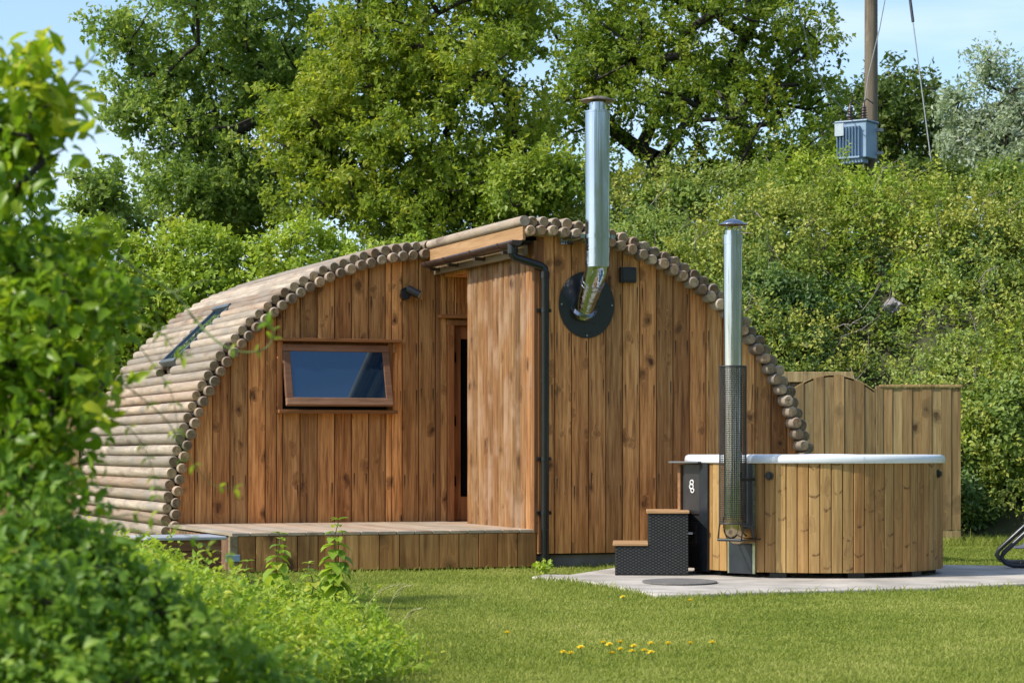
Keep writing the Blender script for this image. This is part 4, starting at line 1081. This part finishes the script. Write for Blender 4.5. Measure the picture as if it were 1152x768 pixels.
def rock(label, px, py, w_, h_):
    c = onbank(px, py, .12); k = c.y / FPX
    bm = bmesh.new(); bmesh.ops.create_icosphere(bm, subdivisions=3, radius=1)
    ph = [R.uniform(0, 6) for _ in range(6)]
    for v in bm.verts:
        q = v.co; d = 1 + .22 * math.sin(3.1 * q.x + ph[0]) * math.sin(2.7 * q.z + ph[1]) + .16 * math.sin(6 * q.y + ph[2] + 3 * q.z) + .10 * math.sin(11 * q.x + ph[3]) * math.sin(9 * q.z + ph[4])
        d = round(d * 9) / 9 * .4 + d * .6
        v.co = Vector((q.x * w_ * k * d, q.y * .22 * d, q.z * h_ * k * d))
    me = bpy.data.meshes.new('rock'); bm.to_mesh(me); bm.free(); me.materials.append(M['rock'])
    o = bpy.data.objects.new('rock', me); COL.objects.link(o); o.location = c + Vector((0, -.30, .0)); tag(o, label, 'rock')
rock('largest grey rock showing through the creepers high on the right of the bank', 1066, 274, 22, 13)
rock('upright grey rock at the right photo edge side of the bank', 1110, 322, 9, 20)
rock('small grey rock left of the rounded yellow-olive shrub', 1000, 348, 10, 9)
rock('grey rock half hidden in leaves below the transformer', 922, 282, 8, 16)

# --- hedge behind the cabin
lob = []; lrn = []
for px in range(-120, 470, 17):
    t_ = 268 + 10 * math.sin(px * .05) + R.uniform(-7, 7) + max(0, px - 330) * .12
    lob.append(pl(px + R.uniform(-6, 6), t_ + 34, 29.6 + R.uniform(-.3, .3), 27, 36, .42))
    lob.append(pl(px + R.uniform(-6, 6), t_ + 85, 29.3 + R.uniform(-.25, .25), 27, 42, .45))
    lob.append(pl(px + R.uniform(-6, 6), t_ + 155, 29.3, 28, 60, .45))
shrub('hedge', 'long clipped bright green hedge behind the log roof', 'hedge', lob, 6200, 13, .15, .078, LM['hedge'], base=(-5, 29.7, 0), shell=(.8, 1.08), nst=30)

# --- trees
tree('ash_tree', 'tall blue-green ash tree at the left against open sky', 'tree', at(255, 330, 37.5), at(262, 170, 37.5),
     [pl(250, 60, 37.5, 115, 85, 1.7), pl(225, -40, 37.5, 95, 70, 1.6), pl(160, 60, 37, 38, 48, 1.0), pl(190, 150, 37, 40, 50, 1.0), pl(290, 160, 37.5, 90, 75, 1.6), pl(335, 60, 38, 70, 90, 1.5), pl(190, 225, 36.5, 65, 38, 1.0), pl(310, -70, 38, 110, 60, 1.5), pl(255, 200, 36.4, 60, 45, .8), pl(132, 28, 37, 26, 20, .6), pl(150, 120, 37, 25, 20, .6), pl(255, 235, 37, 80, 40, 1.2)],
     285, .44, 12, 19, .095, LM["ash"], group='trees behind the cabin', trunk_r=.15, tr=.16)
tree('sapling', 'small young tree left of the ash above the hedge', 'tree', at(105, 330, 34), at(105, 262, 34),
     [pl(93, 207, 34, 15, 14, .3), pl(124, 206, 34, 15, 16, .3), pl(105, 240, 34, 32, 18, .4), pl(140, 245, 34, 25, 20, .4)], 30, .22, 6, 14, .10, LM['ash'], group='trees behind the cabin', trunk_r=.05, r_tip=.008, tr=.16)
tree('field_maple', 'bright yellow-green maple behind the porch, centre left', 'tree', at(560, 330, 35), at(545, 190, 35),
     [pl(430, 60, 35, 85, 75, 1.5), pl(380, 130, 34.8, 60, 62, 1.3), pl(480, -40, 35, 110, 65, 1.6), pl(520, 90, 34.6, 90, 80, 1.6), pl(370, 215, 34.5, 55, 40, 1.0), pl(450, 190, 34.5, 90, 55, 1.4), pl(565, 20, 35, 45, 55, 1.2), pl(600, 150, 34.8, 48, 48, 1.2), pl(540, 205, 34.4, 60, 35, 1.1), pl(345, 165, 34.8, 38, 42, .9), pl(440, 245, 34.2, 90, 30, 1.0)],
     285, .46, 12, 21, .088, LM["maple"], group='trees behind the cabin', trunk_r=.24, tr=.155)
tree('oak_tree', 'wide oak with visible dark spreading limbs, right of centre', 'tree', at(735, 300, 39), at(742, 205, 39),
     [pl(760, 30, 39, 100, 70, 1.8), pl(860, 45, 39, 68, 62, 1.5), pl(695, 70, 39, 50, 65, 1.4), pl(655, 130, 38.5, 45, 50, 1.2), pl(895, 115, 39, 55, 58, 1.4), pl(820, 130, 38.5, 85, 65, 1.8), pl(745, 130, 38, 60, 50, 1.4), pl(885, 190, 38.5, 62, 28, 1.2), pl(700, 200, 38, 60, 28, 1.1), pl(645, 10, 39.5, 32, 60, 1.0), pl(800, -60, 39, 140, 60, 1.8), pl(805, 205, 38, 60, 25, 1.0)],
     240, .46, 11, 20, .090, LM["oak"], group='trees behind the cabin', trunk_r=.30, r_tip=.017, tr=.16)
tree('dark_tree', 'dark green tree farther off behind the transformer pole', 'tree', at(1005, 260, 47), at(1005, 185, 47),
     [pl(1012, 120, 47, 48, 36, 1.6), pl(1050, 150, 47, 28, 32, 1.1), pl(955, 135, 47.5, 38, 40, 1.2), pl(930, 180, 47, 40, 30, 1.2), pl(990, 180, 47, 60, 30, 1.5), pl(1040, 190, 47, 40, 25, 1.2)],
     115, .48, 9, 14, .125, LM['darktree'], group='trees behind the cabin', trunk_r=.2, r_tip=.015, tr=.2)
tree('poplar', 'silvery pale green poplar at the far right', 'tree', at(1125, 290, 44), at(1122, 190, 44),
     [pl(1110, 95, 44, 14, 62, .4), pl(1140, 92, 44, 12, 55, .4), pl(1072, 115, 44, 8, 40, .3), pl(1085, 160, 44, 25, 35, .7), pl(1130, 165, 44, 48, 42, 1.1), pl(1170, 120, 44, 25, 65, .8), pl(1150, 205, 44, 60, 40, 1.3)],
     150, .30, 8, 17, .10, LM['silver'], group='trees behind the cabin', trunk_r=.14, asp=.5, r_tip=.010, tr=.22)

# --- foreground bush
F = 6.3
def bl_(px, py, rx, ry, Y=F, dY=None): return pl(px, py, Y, rx, ry, dY or .22)
up = [bl_(12, 130, 55, 62), bl_(66, 108, 26, 46, 6.2, .15), bl_(-55, 160, 60, 95), bl_(58, 165, 28, 20, 6.2, .12), bl_(15, 205, 36, 26, 6.2, .15)]
mid = [bl_(-10, 280, 75, 55, 6.2), bl_(85, 300, 34, 28, 6.2, .16), bl_(130, 345, 24, 30, 6.1, .14), bl_(55, 375, 80, 65, 6.1), bl_(95, 440, 30, 42, 6.0, .15), bl_(0, 470, 85, 80, 6.0), bl_(62, 520, 40, 42, 6.0), bl_(-60, 380, 60, 120, 6.2)]
lowl = [bl_(10, 600, 100, 60, 5.8), bl_(92, 628, 42, 32, 5.8, .16), bl_(-10, 700, 130, 85, 5.5), bl_(125, 690, 80, 48, 5.7), bl_(205, 735, 70, 48, 5.7), bl_(60, 780, 150, 60, 5.4), bl_(280, 775, 60, 26, 5.9)]
bush = empty('bush', (-1.25, 6.3, 0)); tag(bush, 'blurred broad-leaved green bush filling the left foreground', 'bush')
off = np.array([[-1.25, 6.3, 0, 0, 0, 0]])
T1 = tufts(np.array(up) - off, [.75, 1.0, .4, .6, .3], 170, 8, .085, (.3, 1.05)); put_leaves('leaves', T1, LM['bush'], .060, .50, bush, True)
T2 = tufts(np.array(mid) - off, G.random(len(mid)) * .8, 430, 9, .075, (.35, 1.05)); put_leaves('leaves', T2, LM['bush'], .046, .56, bush, True)
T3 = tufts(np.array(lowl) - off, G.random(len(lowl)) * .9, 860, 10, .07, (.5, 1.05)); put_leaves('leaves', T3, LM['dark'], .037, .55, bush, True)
allc = np.concatenate([T1[4][::3], T2[4][::5], T3[4][::8]])
nodes, par, rad = skeleton([np.zeros(3), np.array([0, 0, .3]), np.array([-.02, 0, .7]), np.array([.0, -.05, 1.1])], list(allc), .0022, .10)
ii = np.arange(1, len(nodes)); pp = np.array(par[1:])
segs_mesh('stems', nodes[pp], nodes[ii], np.minimum(rad[pp], rad[ii] * 1.5), rad[ii], M['bark'], bush, 6)
def shoot(pts, r0, leafpos, Ls, parent, seed):
    rr_ = random.Random(seed); P_ = [Vector(p) - Vector((-1.25, 6.3, 0)) for p in pts]
    # smooth the path
    fine = []
    for i in range(len(P_) - 1):
        a, b_ = P_[i], P_[i + 1]; m0 = (P_[min(i + 1, len(P_) - 1)] - P_[max(i - 1, 0)]) * .5; m1 = (P_[min(i + 2, len(P_) - 1)] - P_[i]) * .5
        for q in range(6):
            t = q / 6; fine.append((2 * t**3 - 3 * t**2 + 1) * a + (t**3 - 2 * t**2 + t) * m0 + (-2 * t**3 + 3 * t**2) * b_ + (t**3 - t**2) * m1)
    fine.append(P_[-1]); mb = MB(); n = len(fine)
    mb.tube(fine, [r0 * (1 - .65 * i / n) for i in range(n)], 7); mb.build('shoot', M['stem'], parent)
    A, Dd, Nn, Lg = [], [], [], []
    for k in leafpos:
        i = min(n - 2, int(k * (n - 1))); d = (fine[i + 1] - fine[i]).normalized()
        for s_ in (-1, 1):
            sd = d.cross(Vector((0, -1, .2))).normalized() * s_
            A.append(fine[i]); Dd.append(sd * .8 + d * .6 + Vector((rr_.uniform(-.3, .3), rr_.uniform(-.5, .2), rr_.uniform(-.4, .2)))); Nn.append(Vector((rr_.uniform(-.4, .4), -.5, .8))); Lg.append(Ls * rr_.uniform(.6, 1.15))
    A = np.array([tuple(x) for x in A]); Lg = np.array(Lg)
    leaves('leaves', A, np.array([tuple(x) for x in Dd]), np.array([tuple(x) for x in Nn]), Lg, Lg * .5, G.random(len(A)) * .6 + .3, LM['bush'], parent, True)
shoot([at(90, 255, 6.2), at(125, 280, 6.2), at(153, 303, 6.2), at(196, 330, 6.2), at(220, 360, 6.15), at(247, 386, 6.1), at(274, 396, 6.1), at(300, 391, 6.1), at(308, 372, 6.1), at(300, 362, 6.1)], .0042, [.30, .45, .62, .74, .84, .90, .96, 1.0], .030, bush, 1)
shoot([at(140, 345, 6.15), at(165, 332, 6.15), at(200, 327, 6.1), at(228, 316, 6.1), at(252, 312, 6.1)], .0035, [.55, .8, 1.0], .034, bush, 2)
shoot([at(120, 420, 6.0), at(150, 440, 6.0), at(185, 470, 6.0), at(205, 500, 6.0), at(235, 542, 6.0), at(268, 550, 6.0)], .0022, [.3, .5, .7, .88, 1.0], .028, bush, 3)
shoot([at(150, 380, 6.05), at(172, 410, 6.05), at(192, 440, 6.05), at(200, 480, 6.05), at(206, 520, 6.05)], .0018, [.25, .45, .6, .8, 1.0], .028, bush, 4)
shoot([at(120, 355, 6.05), at(150, 362, 6.05), at(178, 372, 6.0), at(196, 392, 6.0), at(210, 402, 6.0)], .0022, [.3, .5, .65, .8, .9, 1.0], .032, bush, 6)
shoot([at(110, 470, 5.95), at(140, 478, 5.95), at(160, 500, 5.95), at(172, 530, 5.95), at(176, 560, 5.95)], .002, [.3, .5, .65, .8, .9, 1.0], .030, bush, 7)
shoot([at(120, 300, 6.1), at(150, 318, 6.1), at(172, 345, 6.1), at(182, 380, 6.1)], .002, [.25, .45, .6, .75, .88, 1.0], .032, bush, 8)
shoot([at(120, 585, 5.9), at(150, 578, 5.9), at(190, 590, 5.9), at(228, 612, 5.9), at(262, 628, 5.9)], .002, [.25, .4, .55, .7, .82, .92, 1.0], .030, bush, 9)
shoot([at(60, 120, 6.2), at(85, 85, 6.2), at(100, 70, 6.2), at(108, 60, 6.2)], .003, [.4, .7, 1.0], .05, bush, 5)

# --- rough border in front of the deck
ytop = lambda px: float(np.interp(px, [60, 150, 200, 250, 300, 340, 380, 430, 475], [595, 612, 642, 662, 684, 704, 716, 742, 770]))
lob = []; tries = 0
while len(lob) < 120 and tries < 4000:
    tries += 1
    Y = R.uniform(9.6, 16.6); lim = float(np.interp(Y, [9.6, 10.7, 13, 16.6], [440, 455, 425, 372])); px = R.uniform(90, lim)
    h = CZ - (ytop(px) - HY + R.uniform(0, 22)) * Y / FPX
    if h < .06: h = R.uniform(.06, .12)
    if h > .62: continue
    c = at(px, HY, Y); lob.append((c.x, Y, h * .5, .13 + .08 * R.random(), .18, h * .5))
wt_ = tufts(lob, G.random(len(lob)), 3300, 9, .085, (.4, 1.15), -.7)
ci = G.choice(len(wt_[4]), 230); cc = wt_[4][ci]; cc = cc[cc[:, 2] > .03]
sg_ = sprigs(cc, G.random(len(cc)), 14, .17, .4)
o = put_leaves('rough_weeds', cat(wt_, sg_), LM['weed'], .040, .5, None, True)
tag(o, 'bright yellow-green weeds growing rough along the left border of the lawn', 'weeds', kind='stuff')

def nettle(label, px, Y, h, Ls, seed, pairs=9, lean=0.0, z0=.12):
    rr_ = random.Random(seed); c = at(px, HY, Y); root = empty('nettle', (c.x, Y, 0)); tag(root, label, 'nettle', 'nettle stems at the border of the lawn')
    pts = [Vector((lean * (k / 6) ** 2 + .012 * math.sin(k * 1.7 + seed), .01 * math.sin(k * 1.1), h * k / 6)) for k in range(7)]
    mb = MB(); mb.tube(pts, [.0055 - .0004 * k for k in range(7)], 7); mb.build('stem', M['stem'], root)
    A, Dd, Nn, Lg = [], [], [], []
    for i in range(pairs):
        k = i / (pairs - 1); z = z0 + (h - z0) * k; q = z / h * 6; j = min(5, int(q)); p_ = pts[j].lerp(pts[j + 1], q - j)
        a0 = seed + i * PI / 2
        for s_ in (0, 1, 2, 3):
            if s_ > 1 and rr_.random() < .15: continue
            a = a0 + s_ * PI + (.7 if s_ > 1 else 0) + rr_.uniform(-.35, .35); L = Ls * (1.0 - .55 * max(0, k - .45) / .55) * rr_.uniform(.7, 1.1)
            dz = -1.0 + 1.15 * k + rr_.uniform(-.2, .2)
            A.append(tuple(p_)); Dd.append((math.cos(a), math.sin(a), dz)); Nn.append((math.cos(a) * .45, math.sin(a) * .45, .8)); Lg.append(L)
    Lg = np.array(Lg)
    leaves('leaves', np.array(A), np.array(Dd), np.array(Nn), Lg, Lg * .72, np.clip(G.normal(.4, .22, len(Lg)), 0, 1), LM['weed'], root, True, .12)
nettle('tallest leafy nettle stem standing before the deck front', 375, 15.3, .60, .155, 3, 15, .03, .05)
nettle('shorter nettle stem left of the tallest one, before the deck', 312, 15.6, .50, .135, 5, 10, .01, .16)
nettle('low drooping nettle close below the tallest stem', 352, 15.0, .33, .12, 8, 8, -.02, .05)
nettle('small leaning nettle at the left, half sunk in the weeds', 283, 14.6, .36, .12, 9, 7, -.03, .05)
# dry grass stalks at the border
for i, (px, Y, h, ln_, lab) in enumerate(((432, 12.2, .34, .12, 'pale arching dry grass stalk at the right end of the weeds'), (446, 11.6, .26, .10, 'shorter pale dry grass stalk right of the weeds'), (405, 13.0, .30, .22, 'long leaning grass stalk above the weeds below the nettle'))):
    c = at(px, HY, Y); mb = MB()
    mb.tube([(ln_ * (k / 8) ** 2, .01 * math.sin(k), h * math.sin(PI / 2 * k / 8)) for k in range(9)], [.0022 - .0001 * k for k in range(9)], 5)
    for k in range(14):
        q = .6 + .4 * k / 13; s_ = 1 if k % 2 else -1; x = ln_ * q * q; z = h * math.sin(PI / 2 * q)
        mb.tube([(x, 0, z), (x + .02 + .01 * s_, .012 * s_, z + .012)], [.0018, .0035], 5)
    o = mb.build('grass_stalk', plain('dry_stalk', (.36, .36, .14), .7), None, loc=(c.x, Y, 0)); tag(o, lab, 'grass stalk')
mb = None
# small weed at the tip of the pad
lob = [(0, 0, .05, .05, .05, .05)]
c = gnd(611, 648); T_ = tufts(lob, [.8], 14, 7, .05, (.3, 1), 0); o = put_leaves('weed_plant', T_, LM['weed'], .05, .6, None, True); o.location = (c.x, c.y - .02, .0); tag(o, 'small bright green weed at the narrow tip of the pad', 'weed')

# --- dandelions
def dande(px, py, label, group=None):
    Y0 = FPX * (CZ - .05) / (py - HY); c = at(px, py, Y0); mb = MB()
    mb.tube([(0, 0, 0), (.004, 0, .02), (0, 0, .046)], .0018, 5, mi=1)
    n = 14
    for lay, (rr_, zz, n) in enumerate(((.019, .046, 14), (.013, .051, 10), (.007, .054, 7))):
        for k in range(n):
            a = 2 * PI * k / n + lay * .3 + R.uniform(-.1, .1); ca, sa_ = math.cos(a), math.sin(a); w_ = .0035
            mb._add([(0, 0, zz - .004), (rr_ * .6 * ca - w_ * sa_, rr_ * .6 * sa_ + w_ * ca, zz), (rr_ * ca, rr_ * sa_, zz + .004), (rr_ * .6 * ca + w_ * sa_, rr_ * .6 * sa_ - w_ * ca, zz)], [(0, 1, 2, 3)], 0)
    o = mb.build('dandelion', [M['yellow'], M['stem']], None, loc=(c.x, c.y, 0), rotz=R.uniform(0, 6)); o.scale = (1.25, 1.25, 1.05); tag(o, label, 'dandelion', group)
    o.rotation_euler.x = R.uniform(-.1, .35)
clus = [(633, 733), (642, 734), (653, 727), (678, 722), (687, 724), (698, 721.6), (688.5, 734), (698, 729.6), (713, 726), (711, 732), (724.6, 731), (731.5, 723), (751, 723), (734, 733)]
for q in clus: dande(*q, 'yellow dandelion in the loose cluster on the front lawn', 'dandelions in the front lawn cluster')
dande(570.4, 711, 'lone yellow dandelion left of the cluster on the lawn')
dande(773.5, 722.6, 'yellow dandelion a step right of the cluster')
dande(801, 722, 'rightmost yellow dandelion on the front lawn')
dande(703, 670.5, 'yellow dandelion in the grass before the tub steps')
dande(776.7, 674.7, 'yellow dandelion at the pad edge before the tub')

# ------------------------------------------------------------------ utility pole and transformer
PY_ = 36.6; kP = PY_ / FPX; PXp = (980 - CX) * kP
pole = MB(); zb0 = float(bz(np.array(PXp), np.array(PY_))) - .2
pole.tube([(0, 0, 0), (0, 0, 4), (0, 0, 9.2)], [.112, .103, .09], 20)
o = pole.build('utility_pole', M['pole'], None, loc=(PXp, PY_, zb0)); tag(o, 'tall weathered wooden utility pole above the bank', 'utility pole')
tr_ = empty('transformer', ((960.5 - CX) * kP, PY_ - .34, CZ + (HY - 188) * kP), D(-34)); tr_.scale = (.89, .89, .89); tag(tr_, 'blue-grey pole transformer with cooling fins and two bushings', 'transformer')
tb = MB(); tb.box((0, 0, .40), (.56, .44, .62)); tb.box((0, 0, .725), (.62, .50, .03)); tb.box((-.01, -.08, .05), (.42, .24, .10)); tb.build('tank', M['transf'], tr_, bevel=.012)
tfn = MB()
for i in range(8): tfn.box((-.24 + i * .058, -.255, .36), (.012, .09, .54))
tfn.box((-.04, -.30, .09), (.46, .012, .03)); tfn.box((-.04, -.30, .63), (.46, .012, .02)); tfn.build('cooling_fins', M['transf'], tr_, bevel=.003)
tpl = MB(); tpl.box((-.19, -.312, .58), (.17, .012, .22)); tpl.build('rating_plate', M['transfpale'], tr_, bevel=.003)
for x in (-.12, .14):
    ib = MB(); prof = [(.0, 0), (.055, 0), (.05, .03)]
    for i in range(5):
        z = .04 + i * .045; prof += [(.035, z), (.075 - .006 * i, z + .012), (.035, z + .03)]
    prof += [(.02, .28), (.02, .34), (0, .34)]
    ib.lathe(prof, (x, -.02, .74), 20); ib.build('bushing', M['ceramic'], tr_)
    ab = MB(); ab.tube([(x, -.02, 1.08), (x + .03, .03, 1.13), (x + .12, .12, 1.05)], .012, 6); ab.build('lead_wire', M['cable'], tr_)
for z_ in (.2, .6):
    hb = MB(); hb.box((.22, .24, z_), (.30, .10, .05)); hb.build('hanger_bracket', M['cablepale'], tr_)
def wire(label, pts, r, mat, name='wire'):
    p0 = Vector(pts[0]); mb = MB(); mb.tube([Vector(p) - p0 for p in pts], r, 6); o = mb.build(name, mat, None, loc=p0); tag(o, label, 'wire')
topp = Vector((PXp, PY_, zb0 + 9.0))
g1 = at(1048, 185, 35.4)
dirw = (g1 - topp)
wire('dark sleeved stay wire slanting down right from the utility pole', [topp, topp + dirw * .70], .024, M['cable'], 'stay_wire')
wire('thin pale lower end of the stay wire right of the pole', [topp + dirw * .70, g1], .010, M['cablepale'], 'stay_wire')
wire('thin pale wire crossing down in front of the pole', [at(1003, -40, 36.0), at(990, 30, 36.1), at(977, 85, 36.2), at(972, 118, 36.2)], .009, M['cablepale'])
wire('thin pale wire slanting through the oak crown left of the transformer', [at(893, -40, 34), at(900, 15, 34.6), at(912, 62, 35.2), at(928, 102, 35.7), at(948, 122, 36.2)], .008, M['cablepale'])

# --- unseen belt of trees, added to darken what the steel flues reflect
lob = []
for i in range(95):
    a = math.radians(150 + 240 * i / 94); rad_ = R.uniform(34, 44); hh = R.uniform(7.5, 12.5)
    lob.append((rad_ * math.sin(a + PI / 2 + PI / 2), 12 - rad_ * math.cos(a + PI), hh * .5, 2.6, 2.6, hh * .55))
lob = [l for l in lob if not (l[1] > 14 and abs(l[0]) < l[1] * .26 + 5)]
tag(put_leaves('added_tree_belt', tufts(np.array(lob), G.random(len(lob)), 4200, 9, .8, (.7, 1.05), -.5), LM['oak'], .6, .6), 'unseen belt of leafy trees added around the camera to darken metal reflections', 'trees', kind='stuff')

# small tree at the left edge of the lawn, mostly behind the foreground bush; it throws the shade patch on the grass
tree('young_tree', 'small young leafy tree half hidden behind the left foreground bush', 'tree', (-3.55, 15.35, 0), (-3.5, 15.35, 1.9), [(-3.42, 15.3, 2.62, .50, .5, .30), (-3.6, 15.4, 2.45, .35, .4, .3)], 26, .17, 7, 13, .055, LM['ash'], trunk_r=.03, r_tip=.006, tr=.10)
